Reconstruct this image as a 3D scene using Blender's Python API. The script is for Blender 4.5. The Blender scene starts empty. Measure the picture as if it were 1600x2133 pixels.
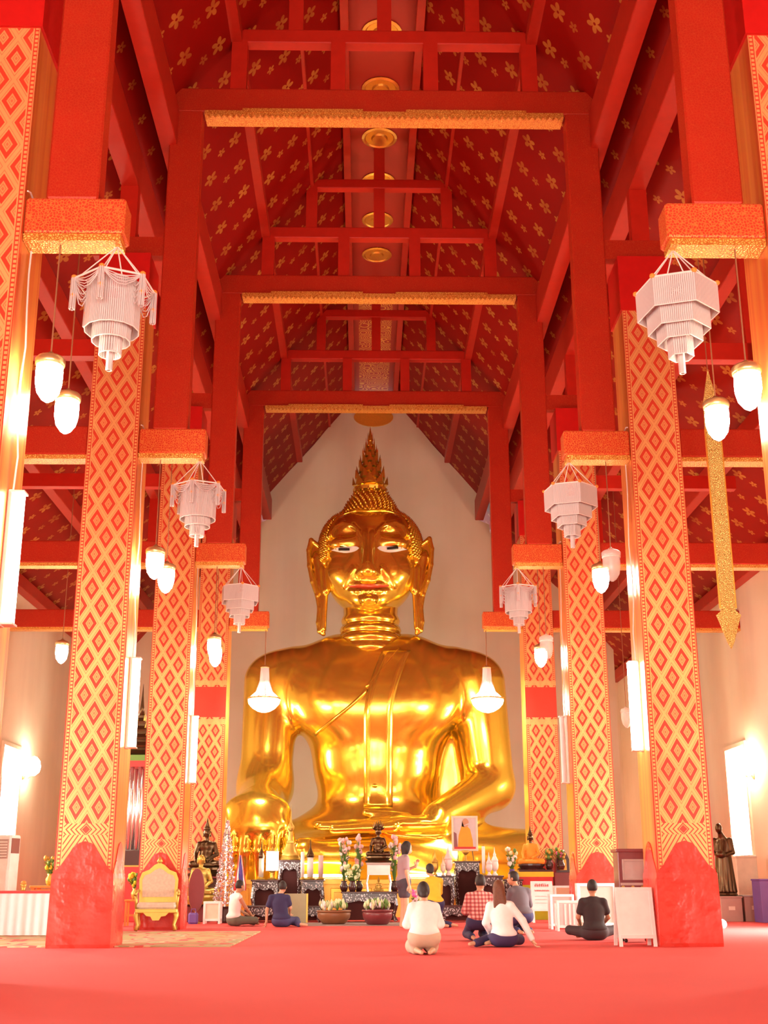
import bpy, bmesh, math, random
import numpy as np
from mathutils import Vector, Matrix
random.seed(7); np.random.seed(7)
PI = math.pi
scene = bpy.context.scene
C = scene.collection

# ------------------------------------------------------------------ camera
F_PX, PITCH, YAW, ROLL, CAM_X, CAM_H = 2523.6, .2961, .0173, -.0016, -.338, .9
cam_data = bpy.data.cameras.new('camera')
cam_data.sensor_fit = 'VERTICAL'; cam_data.sensor_height = 36.0
cam_data.lens = F_PX / 2133 * 36.0
cam_data.clip_start = .05; cam_data.clip_end = 300
cam = bpy.data.objects.new('camera', cam_data); C.objects.link(cam)
_cp, _sp, _cy, _sy = math.cos(PITCH), math.sin(PITCH), math.cos(YAW), math.sin(YAW)
_r = Vector((_cy, -_sy, 0)); _f = Vector((_sy*_cp, _cy*_cp, _sp)); _u = Vector((-_sy*_sp, -_cy*_sp, _cp))
_r2 = _r*math.cos(ROLL) + _u*math.sin(ROLL); _u2 = _u*math.cos(ROLL) - _r*math.sin(ROLL)
M = Matrix((( _r2.x, _u2.x, -_f.x, CAM_X), (_r2.y, _u2.y, -_f.y, 0), (_r2.z, _u2.z, -_f.z, CAM_H), (0, 0, 0, 1)))
cam.matrix_world = M
scene.camera = cam

# ------------------------------------------------------------------ world, daylight, exposure
world = bpy.data.worlds.new('world'); scene.world = world; world.use_nodes = True
_bg = world.node_tree.nodes['Background']
_bg.inputs['Color'].default_value = (1.0, .97, .92, 1); _bg.inputs['Strength'].default_value = 3.0
vs = scene.view_settings
vs.view_transform = 'Standard'; vs.look = 'None'; vs.gamma = 1.0; vs.use_curve_mapping = False
vs.exposure = .72
scene.cycles.max_bounces = 8; scene.cycles.diffuse_bounces = 5; scene.cycles.glossy_bounces = 4
scene.cycles.transmission_bounces = 4; scene.cycles.transparent_max_bounces = 6
scene.cycles.sample_clamp_indirect = 6.0; scene.cycles.caustics_reflective = False; scene.cycles.caustics_refractive = False

def area_light(name, loc, rot, sx, sy, power, color, spread=PI):
    d = bpy.data.lights.new(name, 'AREA'); d.shape = 'RECTANGLE'; d.size = sx; d.size_y = sy
    d.energy = power; d.color = color; d.spread = spread
    o = bpy.data.objects.new(name, d); o.location = loc; o.rotation_euler = rot; C.objects.link(o); return o
# daylight coming in through the three tall doorways of the front wall behind the camera
for _x in (-5.9, 0, 5.9):
    area_light('doorway_daylight', (_x, -5.35, 2.9), (PI/2, 0, 0), 3.4, 5.4, 600, (1, .90, .72))
# daylight through the side doors, falling on the carpet
area_light('side_door_daylight', (9.80, 24.0, 1.7), (0, PI/2-.5, 0), 2.8, 2.6, 300, (1, .94, .86), 1.6)
area_light('side_door_daylight', (-9.80, 17.0, 1.7), (0, -PI/2+.3, 0), 2.8, 2.6, 300, (1, .94, .86), 2.2)
# daylight through the side windows
for _x, _y in ((-1, 26.65), (-1, 33.6), (1, 19.75), (1, 33.6)):
    area_light('window_daylight', (_x*10.3, _y, 3.0), (0, _x*PI/2, 0), 2.8, 1.7, 420, (1, .88, .66))
for _x in (-1, 1):      # windows of the passage behind the statue wall
    area_light('window_daylight', (_x*10.3, 44.5, 3.0), (0, _x*PI/2, 0), 2.8, 1.7, 420, (1, .88, .66))
# ------------------------------------------------------------------ helpers: objects
def link(o, parent=None):
    C.objects.link(o)
    if parent is not None: o.parent = parent
    return o
def tag(o, label=None, cat=None, group=None, kind=None):
    if label: o['label'] = label
    if cat: o['category'] = cat
    if group: o['group'] = group
    if kind: o['kind'] = kind
    return o
def empty(name, loc=(0, 0, 0), rz=0, label=None, cat=None, group=None, kind=None):
    o = bpy.data.objects.new(name, None); o.empty_display_size = .2
    o.location = loc; o.rotation_euler = (0, 0, rz); C.objects.link(o)
    return tag(o, label, cat, group, kind)
def copy_tree(o, parent=None):
    c = o.copy(); C.objects.link(c)
    if parent is not None: c.parent = parent
    for ch in list(o.children): copy_tree(ch, c)
    return c

class MB:
    """collects simple shapes and links them as one mesh object"""
    def __init__(s): s.v = []; s.f = []; s.uv = None
    def add(s, vs, fs):
        b = len(s.v); s.v += [tuple(p) for p in vs]; s.f += [tuple(i+b for i in f) for f in fs]; return s
    def box(s, x0, x1, y0, y1, z0, z1, bev=0.0):
        if bev <= 0:
            return s.add([(x0,y0,z0),(x1,y0,z0),(x1,y1,z0),(x0,y1,z0),(x0,y0,z1),(x1,y0,z1),(x1,y1,z1),(x0,y1,z1)],
                         [(0,3,2,1),(4,5,6,7),(0,1,5,4),(1,2,6,5),(2,3,7,6),(3,0,4,7)])
        b = min(bev, (x1-x0)*.45, (y1-y0)*.45, (z1-z0)*.45)
        def ring(z, i): return [(x0+i+b,y0+i,z),(x1-i-b,y0+i,z),(x1-i,y0+i+b,z),(x1-i,y1-i-b,z),(x1-i-b,y1-i,z),(x0+i+b,y1-i,z),(x0+i,y1-i-b,z),(x0+i,y0+i+b,z)]
        bb = b*.999
        rings = [ring(z0, bb*.5), ring(z0+b, 0), ring(z1-b, 0), ring(z1, bb*.5)]
        return s.loft(rings)
    def loft(s, rings, cap=True, closed=True):
        n = len(rings[0]); vs = [p for r in rings for p in r]; fs = []
        for i in range(len(rings)-1):
            for j in range(n if closed else n-1):
                k = (j+1) % n
                fs.append((i*n+j, i*n+k, (i+1)*n+k, (i+1)*n+j))
        if cap: fs.append(tuple(range(n-1, -1, -1))); fs.append(tuple((len(rings)-1)*n+j for j in range(n)))
        return s.add(vs, fs)
    def lathe(s, prof, c=(0, 0, 0), n=16, cap=True, ang=0.0, sx=1, sy=1):
        return s.loft([[(c[0]+r*sx*math.cos(ang+2*PI*j/n), c[1]+r*sy*math.sin(ang+2*PI*j/n), c[2]+z) for j in range(n)] for r, z in prof], cap)
    def tube(s, pts, r, n=8, cap=True):
        pts = [Vector(p) for p in pts]; m = len(pts)
        rs = [r]*m if not hasattr(r, '__len__') else list(r)
        rings = []; prev = None
        for i, p in enumerate(pts):
            d = (pts[min(i+1, m-1)] - pts[max(i-1, 0)])
            d = d.normalized() if d.length > 1e-9 else Vector((0, 0, 1))
            if prev is None:
                a = Vector((0, 0, 1)) if abs(d.z) < .9 else Vector((1, 0, 0))
                x = d.cross(a).normalized()
            else:
                x = prev - d*prev.dot(d)
                x = x.normalized() if x.length > 1e-6 else d.orthogonal().normalized()
            prev = x; y = d.cross(x)
            rings.append([tuple(p + x*(rs[i]*math.cos(2*PI*j/n)) + y*(rs[i]*math.sin(2*PI*j/n))) for j in range(n)])
        return s.loft(rings, cap)
    def prism(s, poly, axis, a, b):
        """extrude a 2-D outline along axis from a to b; axis 'y': outline is (x,z), 'x': (y,z), 'z': (x,y)"""
        def P(p, t): return {'y': (p[0], t, p[1]), 'x': (t, p[0], p[1]), 'z': (p[0], p[1], t)}[axis]
        n = len(poly); vs = [P(p, a) for p in poly] + [P(p, b) for p in poly]
        fs = [(i, (i+1) % n, n+(i+1) % n, n+i) for i in range(n)] + [tuple(range(n-1, -1, -1)), tuple(range(n, 2*n))]
        return s.add(vs, fs)
    def ball(s, c, r, n=10, m=6):
        rx, ry, rz = (r, r, r) if not hasattr(r, '__len__') else r
        rings = []
        for i in range(m+1):
            t = -PI/2 + PI*i/m; q = max(math.cos(t), .02)
            rings.append([(c[0]+rx*q*math.cos(2*PI*j/n), c[1]+ry*q*math.sin(2*PI*j/n), c[2]+rz*math.sin(t)) for j in range(n)])
        return s.loft(rings)
    def mesh(s, name):
        me = bpy.data.meshes.new(name); me.from_pydata(s.v, [], s.f); me.update()
        bm = bmesh.new(); bm.from_mesh(me); bmesh.ops.recalc_face_normals(bm, faces=bm.faces); bm.to_mesh(me); bm.free()
        return me
    def build(s, name, mat, parent=None, smooth=False, loc=None, rz=0, label=None, cat=None, group=None, kind=None, rot=None):
        me = s.mesh(name); me.materials.append(mat)
        if smooth:
            for p in me.polygons: p.use_smooth = True
            if smooth is not True:
                pass
        o = bpy.data.objects.new(name, me); link(o, parent)
        if loc is not None: o.location = loc
        if rz: o.rotation_euler = (0, 0, rz)
        if rot is not None: o.rotation_euler = rot
        return tag(o, label, cat, group, kind)
def inst(src, parent=None, loc=(0, 0, 0), rot=(0, 0, 0), scale=None):
    o = src.copy(); C.objects.link(o); o.parent = parent; o.location = loc; o.rotation_euler = rot
    if scale: o.scale = scale
    return o

# ------------------------------------------------------------------ helpers: implicit surfaces (numpy surface nets)
def _cap(P, a, b, r1, r2, s=None):
    a = np.array(a, np.float32); b = np.array(b, np.float32)
    if s is not None:
        s = np.array(s, np.float32); P = P/s; a = a/s; b = b/s
    ba = b-a; L = float(ba@ba) + 1e-9
    t = np.clip(((P-a)@ba)/L, 0, 1)
    d = np.sqrt(((P-a-t[:, None]*ba)**2).sum(1)) - (r1+t*(r2-r1))
    return d if s is None else d*float(s.min())
def _ell(P, c, r, rx=0, rz=0):
    Q = P-np.array(c, np.float32)
    if rz:
        ca, sa = math.cos(rz), math.sin(rz); Q = np.stack([Q[:,0]*ca+Q[:,1]*sa, -Q[:,0]*sa+Q[:,1]*ca, Q[:,2]], 1)
    if rx:
        ca, sa = math.cos(rx), math.sin(rx); Q = np.stack([Q[:,0], Q[:,1]*ca+Q[:,2]*sa, -Q[:,1]*sa+Q[:,2]*ca], 1)
    r = np.array(r, np.float32)
    k0 = np.sqrt(((Q/r)**2).sum(1)); k1 = np.sqrt(((Q/(r*r))**2).sum(1)) + 1e-9
    return k0*(k0-1)/k1
def _smin(a, b, k):
    if k <= 0: return np.minimum(a, b)
    h = np.clip(.5+.5*(b-a)/k, 0, 1)
    return b*(1-h)+a*h-k*h*(1-h)
def field(prims, grow=0.0, cut=None):
    """prims: ('c',a,b,r1,r2,k[,scale]) round cone, ('e',centre,radii,k[,rx,rz]) ellipsoid, ('-', prim, k) carve"""
    def one(P, p):
        if p[0] == 'c': return _cap(P, p[1], p[2], p[3], p[4], p[6] if len(p) > 6 else None), p[5]
        if p[0] == 'e': return _ell(P, p[1], p[2], p[4] if len(p) > 4 else 0, p[5] if len(p) > 5 else 0), p[3]
    def fn(P):
        d = None
        for p in prims:
            if p[0] == '-':
                q, _ = one(P, p[1]); d = -_smin(-d, q, p[2]); continue
            q, k = one(P, p)
            d = q if d is None else _smin(d, q, k)
        d = d-grow
        if cut is not None: d = np.maximum(d, cut(P))
        return d
    return fn
def sdf_mesh(fn, lo, hi, h, steps=2):
    lo = np.array(lo, np.float32); n = np.ceil((np.array(hi)-lo)/h).astype(int)+1
    ax = [lo[i]+h*np.arange(n[i], dtype=np.float32) for i in range(3)]
    V = np.empty(tuple(n), np.float32)
    YZ = np.stack(np.meshgrid(ax[1], ax[2], indexing='ij'), -1).reshape(-1, 2)
    ch = max(1, int(300000/len(YZ)))
    for i in range(0, n[0], ch):
        xs = ax[0][i:i+ch]
        P = np.empty((len(xs)*len(YZ), 3), np.float32)
        P[:, 0] = np.repeat(xs, len(YZ)); P[:, 1:] = np.tile(YZ, (len(xs), 1))
        V[i:i+ch] = fn(P).reshape(len(xs), n[1], n[2])
    ins = V < 0
    c = [slice(0, -1), slice(1, None)]
    cnt = np.zeros(tuple(n-1), np.int8)
    for a in (0, 1):
        for b in (0, 1):
            for d in (0, 1): cnt += ins[c[a], c[b], c[d]]
    act = (cnt > 0) & (cnt < 8)
    ids = np.full(tuple(n-1), -1, np.int64); cells = np.argwhere(act); ids[act] = np.arange(len(cells))
    acc = np.zeros((len(cells), 3), np.float32); num = np.zeros(len(cells), np.float32)
    I, J, K = cells.T
    for axis in range(3):
        for a in (0, 1):
            for b in (0, 1):
                o0 = [0, 0, 0]; oth = [q for q in range(3) if q != axis]; o0[oth[0]] = a; o0[oth[1]] = b
                o1 = list(o0); o1[axis] = 1
                v0 = V[I+o0[0], J+o0[1], K+o0[2]]; v1 = V[I+o1[0], J+o1[1], K+o1[2]]
                x = (v0 < 0) != (v1 < 0); t = np.where(x, v0/np.where(x, v0-v1, 1), 0)
                p = np.tile(np.array(o0, np.float32), (len(cells), 1)); p[:, axis] += t
                acc += p*x[:, None]; num += x
    pos = lo + h*(cells + acc/np.maximum(num, 1)[:, None])
    pos = pos.astype(np.float32)
    for _ in range(steps):
        e = h*.25; d0 = fn(pos); g = np.empty_like(pos)
        for q in range(3):
            w = pos.copy(); w[:, q] += e; g[:, q] = (fn(w)-d0)/e
        g2 = np.maximum((g*g).sum(1), .2)
        st = np.clip(d0/g2, -h*.5, h*.5)
        pos -= g*st[:, None]
    faces = []
    for axis in range(3):
        o = [q for q in range(3) if q != axis]
        s0 = [slice(None)]*3; s1 = [slice(None)]*3
        s0[axis] = slice(0, -1); s1[axis] = slice(1, None)
        for q in o: s0[q] = slice(1, -1); s1[q] = slice(1, -1)
        A, B = ins[tuple(s0)], ins[tuple(s1)]
        for flip, mask in ((False, A & ~B), (True, ~A & B)):
            e = np.argwhere(mask)
            if not len(e): continue
            base = e.copy(); base[:, o[0]] += 1; base[:, o[1]] += 1
            q = []
            for da, db in ((0, 0), (1, 0), (1, 1), (0, 1)):
                w = base.copy(); w[:, o[0]] += da-1; w[:, o[1]] += db-1
                q.append(ids[w[:, 0], w[:, 1], w[:, 2]])
            q = np.stack(q, 1)
            rev = flip ^ (axis == 1)
            faces.append(q[:, ::-1] if rev else q)
    faces = np.concatenate(faces) if faces else np.zeros((0, 4), int)
    return pos, faces
def sdf_obj(name, fn, lo, hi, h, mat, parent=None, steps=2, extra=None, **kw):
    pos, faces = sdf_mesh(fn, lo, hi, h, steps)
    v = pos.tolist(); f = faces.tolist()
    for ev, ef in (extra or []):
        b = len(v); v += ev; f += [[i+b for i in q] for q in ef]
    me = bpy.data.meshes.new(name); me.from_pydata(v, [], f); me.update(); me.materials.append(mat)
    me.polygons.foreach_set('use_smooth', [True]*len(me.polygons))
    o = bpy.data.objects.new(name, me); link(o, parent)
    return tag(o, **kw)

# ------------------------------------------------------------------ helpers: materials
class NM:
    def __init__(s, name):
        s.m = bpy.data.materials.new(name); s.m.use_nodes = True; s.t = s.m.node_tree
        s.b = s.t.nodes['Principled BSDF']
    def node(s, typ, **kw):
        n = s.t.nodes.new(typ)
        for k, v in kw.items(): setattr(n, k, v)
        return n
    def put(s, sock, v):
        if isinstance(v, bpy.types.NodeSocket): s.t.links.new(v, sock)
        elif hasattr(v, '__len__') and len(v) == 3 and sock.type == 'RGBA': sock.default_value = (*v, 1)
        else: sock.default_value = v
    def op(s, o, a, b=0.0, c=0.0):
        n = s.node('ShaderNodeMath', operation=o)
        s.put(n.inputs[0], a); s.put(n.inputs[1], b); s.put(n.inputs[2], c); return n.outputs[0]
    def mix(s, f, a, b):
        n = s.node('ShaderNodeMix', data_type='RGBA'); s.put(n.inputs[0], f); s.put(n.inputs[6], a); s.put(n.inputs[7], b); return n.outputs[2]
    def fmix(s, f, a, b):
        n = s.node('ShaderNodeMix', data_type='FLOAT'); s.put(n.inputs[0], f); s.put(n.inputs[2], a); s.put(n.inputs[3], b); return n.outputs[0]
    def xyz(s, which='Object'):
        tc = s.node('ShaderNodeTexCoord'); sp = s.node('ShaderNodeSeparateXYZ'); s.t.links.new(tc.outputs[which], sp.inputs[0]); return sp.outputs
    def coord(s, which='Object'): return s.node('ShaderNodeTexCoord').outputs[which]
    def noise(s, scale, detail=3, co=None, rough=.5):
        n = s.node('ShaderNodeTexNoise'); n.inputs['Scale'].default_value = scale; n.inputs['Detail'].default_value = detail
        n.inputs['Roughness'].default_value = rough
        s.t.links.new(co if co is not None else s.coord(), n.inputs['Vector']); return n.outputs[0]
    def voro(s, scale, co=None, feature='F1', out=0):
        n = s.node('ShaderNodeTexVoronoi', feature=feature); n.inputs['Scale'].default_value = scale
        s.t.links.new(co if co is not None else s.coord(), n.inputs['Vector']); return n.outputs[out]
    def ramp(s, f, stops, const=False):
        n = s.node('ShaderNodeValToRGB'); cr = n.color_ramp
        if const: cr.interpolation = 'CONSTANT'
        while len(cr.elements) < len(stops): cr.elements.new(.5)
        for e, (p, c) in zip(cr.elements, stops): e.position = p; e.color = (*c, 1) if hasattr(c, '__len__') else (c, c, c, 1)
        s.put(n.inputs[0], f); return n.outputs[0]
    def bump(s, h, st=.3, dist=.02):
        n = s.node('ShaderNodeBump'); n.inputs['Strength'].default_value = st; n.inputs['Distance'].default_value = dist
        s.t.links.new(h, n.inputs['Height']); s.t.links.new(n.outputs[0], s.b.inputs['Normal'])
    def set(s, color=None, rough=None, metal=None, emit=None, estr=None, alpha=None, trans=None, spec=None):
        for k, v in (('Base Color', color), ('Roughness', rough), ('Metallic', metal), ('Emission Color', emit), ('Emission Strength', estr), ('Alpha', alpha), ('Transmission Weight', trans), ('Specular IOR Level', spec)):
            if v is not None: s.put(s.b.inputs[k], v)
        return s
def plain(name, color, rough=.5, metal=0.0, var=.12, scale=6.0, **kw):
    """one colour with a little uneven tone"""
    n = NM(name)
    dark = tuple(c*(1-var) for c in color); lite = tuple(min(1, c*(1+var)) for c in color)
    n.set(color=n.mix(n.noise(scale), dark, lite), rough=rough, metal=metal, **kw)
    return n.m
def glow(name, color, strength):
    n = NM(name); n.set(color=color, rough=.4, emit=color, estr=strength); return n.m
# ------------------------------------------------------------------ materials of the hall
RED = (.44, .024, .010); DEEP = (.26, .006, .003); GOLD = (.86, .46, .10)
def red_lacquer(name, red=RED, gold=GOLD, scale=9.0, amount=.30, rough=.38):
    """red timber with a fine stencilled gold scroll"""
    n = NM(name)
    e = n.voro(scale, feature='DISTANCE_TO_EDGE'); w = n.noise(scale*1.6, 4)
    g = n.op('LESS_THAN', n.op('ABSOLUTE', n.op('SUBTRACT', n.op('ADD', n.op('MULTIPLY', e, 2.2), w), .62)), amount*.22)
    base = n.mix(n.noise(2.0), tuple(c*.85 for c in red), tuple(c*1.15 for c in red))
    n.set(color=n.mix(n.op('MULTIPLY', g, .7), base, gold), rough=n.fmix(g, rough, .35), metal=n.op('MULTIPLY', g, .3), spec=.2)
    return n.m
M_beam = red_lacquer('red_gold_beam', gold=(.54, .078, .025), scale=30, amount=.35)
M_bracket = red_lacquer('gold_scroll_bracket', red=(.62, .05, .02), gold=(.80, .30, .07), scale=30, amount=.7)
M_plainred = plain('plain_red_timber', (.50, .022, .010), .45, spec=.2)
M_scarlet = plain('scarlet_panel', (.56, .012, .010), .4, spec=.25)
M_purlin = plain('purlin_red', (.43, .028, .013), .42, spec=.25)
M_plaster = None
def _plaster():
    n = NM('cream_plaster')
    co = n.coord(); a = n.noise(.35, 5); b = n.noise(2.5, 4)
    x = n.node('ShaderNodeMapping'); x.inputs['Scale'].default_value = (1.2, 1.2, .08); n.t.links.new(co, x.inputs[0])
    st = n.noise(1.0, 4, x.outputs[0])
    col = n.mix(n.ramp(a, [(.35, 0.), (.65, 1.)]), (.77, .65, .45), (.85, .75, .57))
    col = n.mix(n.op('MULTIPLY', n.ramp(st, [(.45, 0.), (.7, 1.)]), .35), col, (.66, .55, .44))
    n.set(color=col, rough=.75); n.bump(b, .12, .02); return n.m
M_plaster = _plaster()
def _goldtrim():
    n = NM('gold_fringe'); e = n.voro(30, feature='DISTANCE_TO_EDGE')
    n.set(color=n.mix(n.op('GREATER_THAN', e, .12), (.62, .20, .03), (.88, .50, .10)), rough=.35, metal=.45); n.bump(e, .5, .02); return n.m
M_fringe = _goldtrim()
def _ceiling():
    n = NM('red_ceiling_gold_flowers')
    x, y, z = n.xyz()
    def flower(off, Rr, du, dv):
        b = n.op('ADD', n.op('DIVIDE', y, dv), off); row = n.op('FLOOR', b)
        a = n.op('ADD', n.op('DIVIDE', x, du), n.op('ADD', n.op('MULTIPLY', n.op('MODULO', row, 2.0), .5), off))
        p = n.op('MULTIPLY', n.op('SUBTRACT', n.op('FRACT', a), .5), du); q = n.op('MULTIPLY', n.op('SUBTRACT', n.op('FRACT', b), .5), dv)
        r = n.op('SQRT', n.op('ADD', n.op('MULTIPLY', p, p), n.op('MULTIPLY', q, q)))
        th = n.op('ADD', n.op('ARCTAN2', q, p), n.op('MULTIPLY', row, .7))
        pet = n.op('MULTIPLY', n.op('ADD', n.op('MULTIPLY', n.op('ABSOLUTE', n.op('COSINE', n.op('MULTIPLY', th, 2.5))), .68), .32), Rr)
        return n.op('MULTIPLY', n.op('LESS_THAN', r, pet), n.op('GREATER_THAN', r, Rr*.16))
    g = n.op('MAXIMUM', flower(0.0, .19, .95, .8), flower(.5, .11, .95, .8))
    wear = n.ramp(n.noise(1.3, 4), [(.3, .15), (.65, .5)])
    g = n.op('MULTIPLY', g, wear)
    base = n.mix(n.noise(.8, 4), tuple(c*.8 for c in DEEP), tuple(c*1.2 for c in DEEP))
    n.set(color=n.mix(g, base, (.80, .44, .08)), rough=n.fmix(g, .5, .32), metal=n.op('MULTIPLY', g, .35), spec=.12); return n.m
M_ceil = _ceiling()
def _ridge():
    n = NM('ridge_panel_gold_print')
    x, y, z = n.xyz()   # y runs along the hall; scroll print begins past the second frame
    rings = n.op('SINE', n.op('MULTIPLY', n.voro(2.6, feature='F1'), 42.0))
    g = n.op('MULTIPLY', n.op('GREATER_THAN', rings, .25), n.op('GREATER_THAN', y, 32.3))
    g = n.op('MULTIPLY', g, n.op('LESS_THAN', n.op('ABSOLUTE', x), .52))
    n.set(color=n.mix(g, (.40, .03, .012), (.70, .32, .05)), rough=.55); return n.m
M_ridge = _ridge()
M_gilt = plain('gilded_relief', (.90, .52, .08), .32, .75, scale=20)

def pillar_mat(name, panel=False):
    n = NM(name)
    x, y, z = n.xyz(); nx, ny, nz = n.xyz('Normal')
    u = n.fmix(n.op('GREATER_THAN', n.op('ABSOLUTE', nx), .5), x, y)
    au = n.op('ABSOLUTE', u)
    def between(v, a, b): return n.op('MULTIPLY', n.op('GREATER_THAN', v, a), n.op('LESS_THAN', v, b))
    v = n.op('SUBTRACT', z, 1.95)
    s = n.op('ADD', n.op('DIVIDE', u, .33), n.op('DIVIDE', v, .55)); t = n.op('SUBTRACT', n.op('DIVIDE', u, .33), n.op('DIVIDE', v, .55))
    fs = n.op('ABSOLUTE', n.op('SUBTRACT', n.op('FRACT', s), .5)); ft = n.op('ABSOLUTE', n.op('SUBTRACT', n.op('FRACT', t), .5))
    m = n.op('MAXIMUM', fs, ft)
    lat = n.ramp(n.op('MULTIPLY', m, 2.0), [(0, .25), (.09, .75), (.18, .3), (.25, .75), (.36, .0), (.68, 1.), (.80, .45), (.86, 1.)], True)
    chev = n.op('GREATER_THAN', n.op('FRACT', n.op('DIVIDE', n.op('ADD', au, n.op('ABSOLUTE', n.op('SUBTRACT', z, 1.635))), .07)), .32)
    medal = n.op('LESS_THAN', n.op('ADD', au, n.op('ABSOLUTE', n.op('SUBTRACT', z, 1.635))), .06)
    chev = n.op('MULTIPLY', chev, n.op('SUBTRACT', 1.0, medal))
    hatch = n.op('GREATER_THAN', n.op('FRACT', n.op('DIVIDE', n.op('ADD', n.op('MULTIPLY', au, 1.5), z), .10)), .30)
    g = n.op('MULTIPLY', lat, n.op('MULTIPLY', n.op('GREATER_THAN', z, 1.72), n.op('LESS_THAN', z, 10.05)))
    g = n.op('ADD', g, n.op('MULTIPLY', chev, between(z, 1.56, 1.72)))
    g = n.op('ADD', g, n.op('MULTIPLY', hatch, between(z, .95, 1.56)))
    g = n.op('MULTIPLY', g, n.op('LESS_THAN', au, .325))
    dots = n.op('GREATER_THAN', n.op('FRACT', n.op('DIVIDE', z, .055)), .4)
    bord = n.op('ADD', between(au, .325, .34), n.op('MULTIPLY', between(au, .352, .385), dots))
    bord = n.op('MULTIPLY', n.op('ADD', bord, between(au, .392, .400)), n.op('LESS_THAN', z, 10.05))
    g = n.op('MINIMUM', n.op('ADD', g, bord), 1.0)
    if panel:   # plain framed panel part way up the pillars beside the statue
        g = n.op('MULTIPLY', g, n.op('SUBTRACT', 1.0, between(z, 5.05, 5.85)))
        line = n.op('ADD', between(z, 4.86, 5.0), between(z, 5.9, 6.02))
        g = n.op('MAXIMUM', g, n.op('MULTIPLY', line, .8))
    wear = n.ramp(n.noise(1.2, 5), [(.25, .62), (.6, 1.)])
    g = n.op('MULTIPLY', g, wear)
    red = n.mix(n.noise(3.0), (.58, .045, .020), (.68, .065, .030))
    # the faces along the aisles carry plain vertical gilt streaks instead of diamonds
    side = n.op('GREATER_THAN', n.op('ABSOLUTE', nx), .5)
    mp = n.node('ShaderNodeMapping'); mp.inputs['Scale'].default_value = (9, 9, .25); n.t.links.new(n.coord(), mp.inputs[0])
    streak = n.op('MULTIPLY', n.ramp(n.noise(1.0, 3, mp.outputs[0]), [(.35, .25), (.65, .75)]), n.op('LESS_THAN', z, 10.05))
    streak = n.op('MULTIPLY', streak, n.op('ADD', .45, n.op('MULTIPLY', .55, n.op('GREATER_THAN', n.op('ABSOLUTE', n.op('SUBTRACT', au, .36)), .02))))
    g = n.fmix(side, g, streak)
    n.set(color=n.mix(g, red, n.mix(side, (.94, .58, .21), (.90, .44, .09))), rough=n.fmix(g, .30, .38), metal=n.op('MULTIPLY', g, .5)); return n.m
M_pillar = pillar_mat('pillar_stencil'); M_pillar3 = pillar_mat('pillar_stencil_panel', True)
def _base():
    n = NM('red_painted_plaster'); a = n.noise(3.5, 5); b = n.noise(1.7, 4)
    n.set(color=n.mix(n.ramp(a, [(.35, 0.), (.7, 1.)]), (.64, .032, .018), (.70, .060, .040)), rough=n.fmix(n.ramp(b, [(.4, 0.), (.6, 1.)]), .16, .36))
    n.bump(b, .6, .05); return n.m
M_base = _base()
def _carpet():
    n = NM('red_carpet'); a = n.noise(.5, 5); b = n.noise(180, 2)
    n.set(color=n.mix(a, (.66, .050, .045), (.78, .075, .065)), rough=.85); n.bump(b, .15, .004); return n.m
M_carpet = _carpet()

# ------------------------------------------------------------------ the shell of the hall
YF = [11.44, 18.35, 25.26, 32.16]      # front faces of the pillar rows
PX, PW = 4.382, .855                    # pillar axis, pillar width
XW, YB, YR, YFRONT = 9.9, 41.3, 48.5, -5.6
def struct(mb, name, mat, **kw): return mb.build(name, mat, kind='structure', **kw)
floor = struct(MB().box(-10.4, 10.4, -6.4, 49, -.2, 0), 'floor', M_carpet, label='red carpet covering the whole hall floor', )
WIN = [(18.9, 20.6), (25.8, 27.5), (32.75, 34.45), (43.65, 45.35)]
DOOR_R = (22.7, 25.3); DOOR_L = (15.7, 18.3)
for sgn, nm, door in ((-1, 'wall_left', DOOR_L), (1, 'wall_right', DOOR_R)):
    mb = MB(); cuts = sorted([(a, b, 1.55, 4.4) for a, b in WIN if not (a < door[1]+.2 and b > door[0]-.2)] + [(door[0], door[1], 0, 3.2)])
    xa, xb = (XW, XW+.25) if sgn > 0 else (-XW-.25, -XW)
    y = -6.2
    for a, b, z0, z1 in cuts:
        mb.box(xa, xb, y, a, 0, 9.0)
        if z0 > 0: mb.box(xa, xb, a, b, 0, z0)
        mb.box(xa, xb, a, b, z1, 9.0); y = b
    mb.box(xa, xb, y, 49, 0, 9.0)
    struct(mb, nm, M_plaster, label='tall cream plaster side wall')
half = [(1.48, 17.45), (1.62, 16.75), (2.15, 16.05), (2.76, 15.33), (3.3, 14.72), (3.78, 14.12), (3.76, 13.2), (4.12, 13.05), (4.2, 12.35), (4.95, 12.2), (6.6, 10.6), (8.3, 8.55), (8.3, 0)]
outl = half + [(-a, b) for a, b in reversed(half)]
struct(MB().prism(outl, 'y', YB, YB+.6), 'wall_back', M_plaster, label='cream gable wall rising behind the golden statue')
struct(MB().box(-XW, XW, YR, YR+.5, 0, 13.4), 'wall_rear', M_plaster, label='cream wall at the far end of the aisles')
fw = MB(); xs = [-10.4, -7.6, -4.2, -1.7, 1.7, 4.2, 7.6, 10.4]
for i in range(7):
    if i % 2 == 0: fw.box(xs[i], xs[i+1], YFRONT-.5, YFRONT, 0, 8.9)
    else: fw.box(xs[i], xs[i+1], YFRONT-.5, YFRONT, 5.7, 8.9)
fw.prism([(-10.2, 8.9), (10.2, 8.9), (4.4, 13.2), (.8, 17.9), (-.8, 17.9), (-4.4, 13.2)], 'y', YFRONT-.5, YFRONT)
struct(fw, 'wall_front', M_plaster, label='front wall with three tall doorways')

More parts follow.
